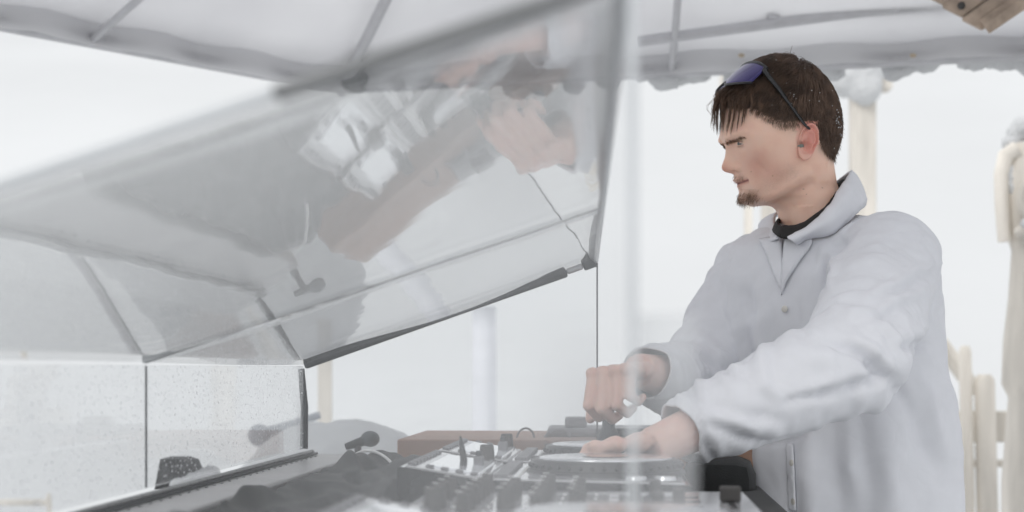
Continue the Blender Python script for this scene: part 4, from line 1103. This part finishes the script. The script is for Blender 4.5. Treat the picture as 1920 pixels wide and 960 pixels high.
    for sd_ in (-1, 1):
        for k in range(150):
            u_ = rng.random(); x = 168 + 104 * u_; y = interp([(0, 529), (.35, 517), (.7, 502), (1, 498)], u_) + rng.gauss(0, 5.5 * (1 - .5 * u_))
            h = side_hit(bvh, x, y, sd_)
            if h[0] is None: continue
            d = Vector((1, 0, .34 - .5 * u_ + rng.gauss(0, .15))); d = (d - h[1] * d.dot(h[1])).normalized(); L_ = rng.uniform(.004, .007) * (1 - .3 * u_)
            S.add([h[0], h[0] + d * L_ * .5 + h[1] * .0013, h[0] + d * L_ + h[1] * .0006], .00021 - .0001 * u_)
        # lashes
        c = EYE[sd_]
        for k in range(40):
            az = R(-58 + 116 * k / 39); el = R(13) * max(0, 1 - (az / R(62)) ** 2) ** .6
            d = Vector((-math.cos(el) * math.cos(az), math.cos(el) * math.sin(az), math.sin(el))); p = c + d * .0132
            S.add([p, p + d * .003 + Vector((0, 0, -.0006)), p + d * .0052 + Vector((0, 0, -.0002))], .00018)
        link('eyebrow', S.mesh(HM), M['beard'], t, True)
        S = Strands()
    S = Strands()
    for k in range(420):
        ang = rng.random(); x = 298 + rng.gauss(0, 1) * 27; y = 824 + rng.gauss(0, 19) + (x - 250) * -.05
        if x > 380 or x < 250 or y > 862 or y < 772: continue
        sd_ = rng.choice((-1, 1)); h = side_hit(bvh, x, y, sd_)
        if h[0] is None: continue
        d = (Vector((-.35, rng.gauss(0, .25), -1)) + h[1] * .55).normalized(); L_ = rng.uniform(.004, .008) * (1.0 if x < 330 else .7)
        S.add([h[0], h[0] + d * L_ * .5, h[0] + d * L_ + Vector((.0006, 0, -.0012))], .00015)
    for k in range(110):      # chin front and moustache
        lat = rng.gauss(0, .012); y = rng.choice((rng.uniform(800, 850), rng.uniform(706, 728), rng.uniform(812, 852)))
        h = bvh.ray_cast(hw(60, lat, y), Vector((1, 0, 0)))
        if h[0] is None: continue
        lo = y < 750; d = (Vector((-.2, math.copysign(.5 if lo else .1, lat), -1)) + h[1] * .4).normalized(); L_ = rng.uniform(.003, .006) if lo else rng.uniform(.005, .010)
        S.add([h[0], h[0] + d * L_ * .5, h[0] + d * L_], .00012 if lo else .00018)
    for k in range(40):
        x = rng.uniform(226, 272); y = rng.uniform(704, 728) + (x - 228) * .02; sd_ = rng.choice((-1, 1)); h = side_hit(bvh, x, y, sd_)
        if h[0] is None: continue
        d = (Vector((.25, 0, -1)) + h[1] * .3).normalized(); L_ = rng.uniform(.003, .006); S.add([h[0], h[0] + d * L_ * .5, h[0] + d * L_], .00012)
    link('goatee', S.mesh(HM), M['beard'], t, True)
    return t, INV, HM, bvh, hip
PERSON, INV, HM, HBVH, HIP = build_person()
# ------------------------------------------------------------------ clothes
M['coat'] = mat('white_coat_linen', (.735, .745, .785), .85, var=.02, scale=40, bump=.06, bscale=900, sheen=.0)
M['tee'] = mat('black_jersey', (.018, .017, .017), .85, bump=.2, bscale=700)
M['trousers'] = mat('dark_trousers', (.03, .032, .038), .85, bump=.2, bscale=500)
def coat_creases(m):
    t = m.node_tree; N = t.nodes.new; L = t.links.new; b = t.nodes['Principled BSDF']; tc = N('ShaderNodeTexCoord')
    n = N('ShaderNodeTexNoise'); n.inputs['Scale'].default_value = 6; n.inputs['Detail'].default_value = 1.5; n.inputs['Distortion'].default_value = 1.2; L(tc.outputs['Object'], n.inputs['Vector'])
    a = N('ShaderNodeMath'); a.operation = 'SUBTRACT'; a.inputs[1].default_value = .5; L(n.outputs['Fac'], a.inputs[0]); c = N('ShaderNodeMath'); c.operation = 'ABSOLUTE'; L(a.outputs[0], c.inputs[0])
    r = N('ShaderNodeMapRange'); r.inputs[1].default_value = 0; r.inputs[2].default_value = .12; L(c.outputs[0], r.inputs[0])
    bp = N('ShaderNodeBump'); bp.inputs['Strength'].default_value = .2; bp.inputs['Distance'].default_value = .005; L(r.outputs[0], bp.inputs['Height'])
    old = b.inputs['Normal'].links[0].from_node; L(bp.outputs[0], old.inputs['Normal'])
coat_creases(M['coat'])
FOLDS = [  # photo pixels x0,y0,x1,y1, width, depth mm (minus = crease)
 (1548, 640, 1608, 664, 9, -9), (1608, 664, 1650, 708, 10, -12), (1600, 640, 1668, 690, 16, 9), (1500, 655, 1590, 690, 20, 4),
 (1480, 752, 1600, 728, 9, -6), (1600, 728, 1645, 708, 10, -8), (1500, 735, 1600, 708, 14, 5), (1330, 798, 1440, 832, 9, -6), (1340, 782, 1450, 805, 12, 5), (1440, 832, 1520, 812, 9, -5),
 (1300, 840, 1312, 880, 7, -5), (1330, 835, 1345, 868, 7, -4), (1280, 800, 1300, 860, 8, 3), (1380, 770, 1470, 790, 10, -3), (1400, 720, 1480, 745, 12, 3),
 (1640, 566, 1742, 518, 10, -6), (1650, 548, 1740, 498, 12, 4), (1610, 605, 1722, 566, 10, -5), (1600, 590, 1730, 545, 12, 4), (1590, 560, 1660, 520, 9, -3), (1690, 655, 1742, 642, 7, -8), (1690, 640, 1745, 600, 12, 5), (1655, 470, 1700, 450, 14, -3),
 (1551, 482, 1549, 536, 6, -9), (1564, 480, 1560, 540, 9, 6), (1562, 468, 1600, 440, 7, -3), (1578, 482, 1640, 446, 9, -3), (1585, 500, 1660, 475, 12, 3),
 (1668, 708, 1705, 770, 12, -7), (1705, 770, 1765, 900, 20, -7), (1640, 760, 1680, 950, 26, 6), (1560, 800, 1575, 960, 22, -6), (1590, 800, 1610, 960, 20, 6), (1500, 830, 1512, 960, 22, 5), (1730, 700, 1775, 850, 16, 6),
 (1400, 560, 1405, 720, 16, -5), (1425, 540, 1432, 720, 14, 5), (1380, 520, 1378, 640, 12, 4), (1500, 570, 1505, 640, 14, -4), (1450, 590, 1452, 690, 14, -3),
 (1318, 668, 1372, 705, 8, -6), (1330, 650, 1375, 680, 9, 4), (1240, 752, 1345, 762, 9, -5), (1288, 690, 1302, 770, 8, -5), (1305, 690, 1320, 765, 8, 4), (1262, 690, 1275, 760, 7, 3), (1325, 710, 1362, 735, 8, -4)]
def build_coat():
    b = MB()
    mid = (SHL + SHR) / 2
    secs = [(.62, .522, .215, .155), (.80, .520, .207, .150), (1.0, .516, .197, .144), (1.16, .510, .194, .142), (1.32, .489, .192, .139), (1.39, .486, .196, .132), (1.44, .487, .168, .112), (1.468, .490, .122, .086), (1.481, .492, .076, .060)]
    rings = []; n = 48
    for z, cx, hl, hf in secs:
        cyy = 2.335 + (1.5 - z) * .02
        rings.append([b.bm.verts.new(Vector((cx, cyy, z)) + LL * hl * math.cos(2 * math.pi * k / n) + FW * hf * math.sin(2 * math.pi * k / n)) for k in range(n)])
    for r0, r1 in zip(rings, rings[1:]):
        for k in range(n): b.bm.faces.new((r0[k], r0[(k + 1) % n], r1[(k + 1) % n], r1[k]))
    b.bm.faces.new(rings[0][::-1]); b.bm.faces.new(rings[-1])
    for S, E, W_, k in ((SHL, ELL, WRL, 1), (SHR, ELR, WRR, .90)):
        inn = S.lerp(Vector((mid.x, mid.y, S.z + .01)), .42)
        b.tube([inn, S, S.lerp(E, .5), E.lerp(S, .12)], [.064 * k, .074 * k, .074 * k, .069 * k], 22)
        b.ball(S, .073 * k); b.ball(E, .0715 * k, seg=20); e2 = E.lerp(W_, .97)
        b.tube([E.lerp(W_, .06), E.lerp(W_, .35), E.lerp(W_, .75), e2, e2 + (W_ - E).normalized() * .045], [.070 * k, .064 * k, .050 * k, .039 * k, .038 * k], 22)
    me = baked(b.mesh(), [('REMESH', dict(mode='VOXEL', voxel_size=.0052)), ('SMOOTH', dict(factor=.5, iterations=9))])
    # folds and wrinkles
    co = [v.co.copy() for v in me.vertices]; nr = [v.normal.copy() for v in me.vertices]
    segs = ((SHL, ELL), (ELL, WRL), (SHR, ELR), (ELR, WRR))
    for i, v in enumerate(me.vertices):
        p, nn = co[i], nr[i]; d = 0.0
        px = 960 + p.x / p.y * FPX; py = HZ - (p.z - CAMZ) / p.y * FPX
        vis = nn.dot(Vector((p.x, p.y, p.z - CAMZ)).normalized())
        if vis < .15:
            k = min(1, (.15 - vis) / .2); q = Vector((px, py, 0)); q = q + Vector((noise.noise(p * 22), noise.noise(p * 22 + Vector((5, 5, 5))), 0)) * 9
            for x0, y0, x1, y1, w_, am in FOLDS:
                if min(x0, x1) - 3 * w_ < px < max(x0, x1) + 3 * w_ and min(y0, y1) - 3 * w_ < py < max(y0, y1) + 3 * w_:
                    a_ = Vector((x0, y0, 0)); ab = Vector((x1 - x0, y1 - y0, 0)); tt = (q - a_).dot(ab) / ab.length_squared; tc = max(0, min(1, tt))
                    ds = (q - a_ - ab * tc).length; d += am * .0016 * math.exp(-(ds / w_) ** 2) * (1 - .5 * abs(2 * tc - 1)) * k
        # cloth pulled round the arms, hanging from the chest
        best = min(((p - (a + (c - a) * max(0, min(1, (p - a).dot(c - a) / (c - a).length_squared)))).length, j) for j, (a, c) in enumerate(segs))
        if best[0] < .10:
            a, c = segs[best[1]]; ax = (c - a).normalized(); u_ = (p - a).dot(ax); w3 = p - a - ax * u_
            q = Vector((u_ * 24, w3.x * 9, w3.z * 9)) + noise.noise_vector(p * 8) * 1.1
            near_joint = math.exp(-((u_ - (c - a).length) / .09) ** 2) + math.exp(-(u_ / .10) ** 2) * .6 + .25
            d += ((.4 - abs(noise.noise(q))) * .012 + (.4 - abs(noise.noise(q * 2.1 + Vector((7, 3, 1))))) * .0045) * near_joint
        else:
            ang = math.atan2((p - Vector((.52, 2.34, p.z))).dot(FW), (p - Vector((.52, 2.34, p.z))).dot(LL))
            lo = sst(1.42, 1.05, p.z)
            d += (math.sin(ang * 9 + 1.5 * noise.noise(p * 4) + p.z * 2.5) * .0042 + math.sin(ang * 17 + p.z * 4 + 3 * noise.noise(p * 6)) * .0015) * lo
            q = Vector((p.x * 16, p.y * 16, p.z * 9)); d += (.4 - abs(noise.noise(q + noise.noise_vector(p * 10)))) * .0080
        d += noise.fractal(p * 30, 1, 2, 2) * .0006
        v.co = p + nn * d
    me.update()
    bm = bmesh.new(); bm.from_mesh(me); bmesh.ops.smooth_vert(bm, verts=bm.verts, factor=.35, use_axis_x=True, use_axis_y=True, use_axis_z=True); bm.to_mesh(me)
    for E, W_ in ((ELL, WRL), (ELR, WRR)):      # open cuffs
        ax = (W_ - E).normalized(); cut = E.lerp(W_, .94 if W_ is WRL else .99)
        near = [v for v in bm.verts if (v.co - cut).length < .15]
        geo = list({e for v in near for e in v.link_edges}) + near + list({f for v in near for f in v.link_faces})
        r = bmesh.ops.bisect_plane(bm, geom=geo, plane_co=cut, plane_no=ax)
        bmesh.ops.delete(bm, geom=[v for v in bm.verts if (v.co - cut).length < .16 and (v.co - cut).dot(ax) > .0005], context='VERTS')
    bm.to_mesh(me); bv = BVHTree.FromBMesh(bm); bm.free()
    me = baked(me, [('SOLIDIFY', dict(thickness=.003, offset=-1))])
    camp = Vector((0, 0, CAMZ))
    def hit(px, py):
        d = (P(px, py, 1) - camp).normalized(); h = bv.ray_cast(camp, d); return h[0], h[1]
    t = PERSON; T4 = INV
    for v in me.vertices: v.co = T4 @ v.co
    link('lab_coat', me, M['coat'], t, True); coat = t.children[-1]
    coat = [c for c in t.children if c.name.startswith('lab_coat')][0]
    # flat pieces lying on the coat: lapels and front edge
    def patch(name, poly, off, thick, curl=0.0, sub=4):
        bm = bmesh.new(); f = bm.faces.new([bm.verts.new((x, y, 0)) for x, y in poly]); bmesh.ops.triangulate(bm, faces=[f])
        for _ in range(sub): 
            es = [e for e in bm.edges if e.calc_length() > 9]
            if es: bmesh.ops.subdivide_edges(bm, edges=es, cuts=1); bmesh.ops.triangulate(bm, faces=bm.faces)
        bad = []
        for v in bm.verts:
            edge = v.is_boundary
            h, nn = hit(v.co.x, v.co.y)
            if h is None: bad.append(v); continue
            v.co = h + nn * (off * (.6 if edge else 1)) 
        if bad: bmesh.ops.delete(bm, geom=bad, context='VERTS')
        bmesh.ops.recalc_face_normals(bm, faces=bm.faces)
        m2 = bpy.data.meshes.new(name); bm.to_mesh(m2); bm.free()
        m2 = baked(m2, [('SOLIDIFY', dict(thickness=thick, offset=0)), ('SMOOTH', dict(factor=.4, iterations=2))])
        for v in m2.vertices: v.co = T4 @ v.co
        return link(name, m2, M['coat'], coat, True)
    patch('lapel', [(1476, 440), (1522, 446), (1526, 456), (1516, 474), (1498, 498), (1478, 528), (1467, 556), (1470, 500)], .006, .004)
    patch('lapel', [(1468, 446), (1471, 500), (1468, 548), (1452, 512), (1436, 470), (1424, 452), (1440, 448)], .005, .004)
    patch('front_edge', [(1476, 830), (1490, 830), (1496, 958), (1482, 958)], .004, .003)
    bt = mat('pearl_button', (.6, .58, .54), .3)
    for px, py in ((1474, 580), (1489, 868), (1492, 940)):
        h, nn = hit(px, py)
        if h is None: print('MISSB', px, py); continue
        q = nn.to_track_quat('Z', 'Y').to_matrix(); m3 = MB(); m3.ball(T4 @ (h + nn * .005), .0052, 1, 1, .35, 14, q); m3.build('button', bt, coat, True)
    # collar leaf running round the neck
    def loft(name, A, B, m, parent, th, sub=6, mids=None):
        def cv(pts):
            out = []
            for i in range(len(pts) - 1):
                g = [pts[max(0, i - 1)], pts[i], pts[i + 1], pts[min(len(pts) - 1, i + 2)]]
                for k in range(sub): out.append(Vector([cr(g[0][c], g[1][c], g[2][c], g[3][c], k / sub) for c in range(3)]))
            out.append(Vector(pts[-1])); return out
        cs = [cv(x) for x in ([A] + (mids or []) + [B])]; bm = bmesh.new()
        rows = [[bm.verts.new(T4 @ p) for p in c] for c in cs]
        for r0, r1 in zip(rows, rows[1:]):
            for k in range(len(r0) - 1): bm.faces.new((r0[k], r0[k + 1], r1[k + 1], r1[k]))
        bmesh.ops.recalc_face_normals(bm, faces=bm.faces); m2 = bpy.data.meshes.new(name); bm.to_mesh(m2); bm.free()
        m2 = baked(m2, [('SUBSURF', dict(levels=2)), ('SOLIDIFY', dict(thickness=th, offset=0))])
        for v in m2.vertices: v.co += v.normal * noise.fractal(v.co * 38, 1, 2, 3) * .0016
        return link(name, m2, m, parent, True)
    def on(px, py, off=.006):
        h, nn = hit(px, py)
        if h is None: print('MISS', px, py); return P(px, py, 2.3)
        return h + nn * off
    A = [P(1474, 446, 2.20), P(1512, 425, 2.205), P(1548, 394, 2.215), P(1573, 354, 2.245), P(1592, 324, 2.30), P(1594, 321, 2.345), P(1566, 342, 2.385), P(1510, 382, 2.395), P(1462, 396, 2.375), P(1452, 415, 2.33), P(1461, 446, 2.245)]
    Cc = [P(1488, 452, 2.185), P(1522, 434, 2.185), P(1562, 406, 2.195), P(1592, 362, 2.228), P(1606, 334, 2.295), P(1606, 332, 2.36), P(1575, 355, 2.425), P(1505, 388, 2.44), P(1446, 402, 2.41), P(1438, 424, 2.35), P(1448, 452, 2.262)]
    B = [on(1498, 462, .005), on(1522, 450, .005), on(1562, 442, .004), on(1598, 414, .004), P(1622, 384, 2.28), P(1620, 372, 2.40), P(1580, 385, 2.46), P(1500, 398, 2.47), P(1432, 412, 2.435), P(1424, 440, 2.37), P(1434, 454, 2.29)]
    loft('collar', A, B, M['coat'], coat, .003, 6, [Cc])
    # black t-shirt neck
    A = [P(1467, 424, 2.245), P(1490, 424, 2.232), P(1522, 410, 2.228), P(1550, 385, 2.235), P(1574, 352, 2.265), P(1586, 335, 2.31), P(1572, 345, 2.36), P(1520, 378, 2.38), P(1474, 398, 2.36), P(1460, 412, 2.31), P(1460, 420, 2.27), P(1467, 424, 2.245)]
    B = [P(1466, 446, 2.232), P(1493, 446, 2.212), P(1530, 432, 2.208), P(1562, 405, 2.215), P(1592, 368, 2.25), P(1602, 348, 2.32), P(1588, 358, 2.39), P(1520, 395, 2.41), P(1466, 415, 2.38), P(1450, 428, 2.32), P(1454, 440, 2.26), P(1466, 446, 2.232)]
    loft('t_shirt', A, B, M['tee'], t, .004)
    # trousers and shoes
    b2 = MB(); hip = HIP
    b2.tube([hip + Vector((0, 0, .06)), hip - Vector((0, 0, .1))], [.145, .15], 20)
    for sg in (1, -1):
        h0 = hip + LL * .09 * sg - Vector((0, 0, .04)); kn = hip + LL * .11 * sg + FW * .03; kn.z = .50; an = hip + LL * .12 * sg; an.z = .06
        b2.tube([h0, kn, an], [.105, .075, .066], 16)
    m2 = baked(b2.mesh(), [('REMESH', dict(mode='VOXEL', voxel_size=.012)), ('SMOOTH', dict(factor=.5, iterations=4))])
    for v in m2.vertices: v.co = T4 @ (v.co + v.normal * noise.noise(v.co * Vector((14, 14, 22))) * .006)
    link('trousers', m2, M['trousers'], t, True)
    for sg in (1, -1):
        an = hip + LL * .12 * sg; an.z = .05; b2 = MB()
        b2.tube([T4 @ (an - FW * .05), T4 @ (an + FW * .06), T4 @ (an + FW * .17 - Vector((0, 0, .012)))], [.05, .052, .036], 14)
        b2.build('shoe', M['black'], t, True)
    return bv
CBVH = build_coat()

# ------------------------------------------------------------------ sunglasses pushed up on the hair
def sunglasses():
    def hwT(zx, lat, zy): return TURN @ hw(zx, lat, zy)
    org = hwT(284, 0, 226); t = thing('sunglasses', 'black wraparound sunglasses with mirrored violet lens pushed up on the hair', 'sunglasses', org)
    T3 = TURN.to_3x3()
    gf = (T3 @ Vector((-.70, 0, .71))).normalized(); gu = (T3 @ Vector((.71, 0, .70))).normalized(); lt = (T3 @ Vector((0, -1, 0))).normalized()
    blk = mat('satin_black_frame', (.018, .018, .02), .35)
    len_m = bpy.data.materials.new('violet_mirror_lens'); len_m.use_nodes = True; nb = len_m.node_tree; pb = nb.nodes['Principled BSDF']
    lw = nb.nodes.new('ShaderNodeLayerWeight'); lw.inputs[0].default_value = .5; rp = nb.nodes.new('ShaderNodeValToRGB')
    rp.color_ramp.elements[0].color = (.035, .03, .12, 1); rp.color_ramp.elements[1].color = (.16, .14, .30, 1); nb.links.new(lw.outputs['Facing'], rp.inputs[0]); nb.links.new(rp.outputs[0], pb.inputs['Base Color'])
    pb.inputs['Metallic'].default_value = .75; pb.inputs['Roughness'].default_value = .12
    def pt(s, h, off=0.0):
        'point on the wrapped shield: s -1..1 across, h metres along the height'
        a = s * R(64); x = math.sin(a) * .079; f = .026 + (math.cos(a) - 1) * .042
        sl = -.10 * (h / .025)
        nrm = (gf * math.cos(a) + lt * math.sin(a))
        return gf * (f + sl * .01) + lt * x + gu * h + nrm * off
    def half(s):
        'upper and lower rim of the shield at s'
        e = abs(s); up = .016 - .006 * e ** 3; lo = -.036 + .017 * e ** 2.2 + (.012 * math.exp(-(s / .16) ** 2))
        return lo, up
    bm = bmesh.new(); n, m = 48, 12; g = []
    for i in range(n + 1):
        s = -.97 + 1.94 * i / n; lo, up = half(s); g.append([bm.verts.new(pt(s, lo + (up - lo) * j / m, .0012 * math.sin(math.pi * j / m))) for j in range(m + 1)])
    for i in range(n):
        for j in range(m): bm.faces.new((g[i][j], g[i + 1][j], g[i + 1][j + 1], g[i][j + 1]))
    bmesh.ops.recalc_face_normals(bm, faces=bm.faces)
    me = bpy.data.meshes.new('lens'); bm.to_mesh(me); bm.free(); me = baked(me, [('SOLIDIFY', dict(thickness=.0018, offset=0))]); link('lens', me, len_m, t, True)
    for k, rr in ((1, .0024), (0, .0019)):
        MB().tube([pt(-.98 + 1.96 * i / 40, half(-.98 + 1.96 * i / 40)[k] + (.0008 if k else -.0008)) for i in range(41)], rr, 8).build('rim', blk, t, True)
    ear = {s: (hwT(494, s * .0785, 476) - org) for s in (-1, 1)}
    for s in (-1, 1):
        hs = -s            # lt points to the camera
        a0 = pt(hs * .97, .006); e = ear[s]; bend = e + (T3 @ Vector((.012, 0, -.010)))
        pts = [pt(hs * .93, .010), a0, a0.lerp(e, .12), a0.lerp(e, .35) + lt * hs * .003, a0.lerp(e, .7) + lt * hs * .002, e, bend]
        ar = MB().tube(pts, [.0050, .0075, .0070, .0066, .0058, .0045, .0030], 10, flat=.45, up=gu).build('temple_arm', blk, t, True)
        if s < 0:      # small pale lettering on the arm: worn strokes
            ax = (e - a0).normalized(); c0 = a0.lerp(e, .30) + lt * .0058; up = ax.cross(lt).normalized(); mk = MB()
            rot = Matrix((ax, up, lt)).transposed()
            for k in range(7): mk.box(c0 + ax * (k * .0021) + up * .0004, (.0005, .0024, .0004), rot); mk.box(c0 + ax * (k * .0021 + .0006) + up * (.0011 if k % 2 else -.0004), (.0009, .0005, .0004), rot)
            mk.build('lettering', M['white_mark'], ar)
    MB().tube([pt(0, -.012, -.003), pt(0, -.018, -.008), pt(.02, -.020, -.007)], .002, 6).build('nose_pad', blk, t, True)
sunglasses()
def earplug():
    c = TURN @ hw(480, -.0735, 586)
    tag(MB().ball(c, .0048, 1, .8, 1.1, 14).build('earplug', mat('grey_green_foam', (.16, .19, .17), .7), None, True), 'grey green earplug in the visible ear', 'earplug')
earplug()
def flakes():
    rng = random.Random(11); b = MB()
    for k in range(60):
        zx, zy = rng.choice(((rng.gauss(715, 28), rng.gauss(440, 40)), (rng.uniform(330, 780), rng.uniform(110, 420))))
        h = HBVH.ray_cast(hw(zx, -.3, zy), Vector((0, 1, 0)))
        if h[0] is None: continue
        b.ball(TURN @ (h[0] + h[1] * rng.uniform(.004, .006)), rng.uniform(.0004, .0009), 1, 1, 1, 6)
    tag(b.build('snow_flecks', M['snow'], None, True), 'tiny snow flecks melting in the dark hair', 'snow', None, 'stuff')
flakes()
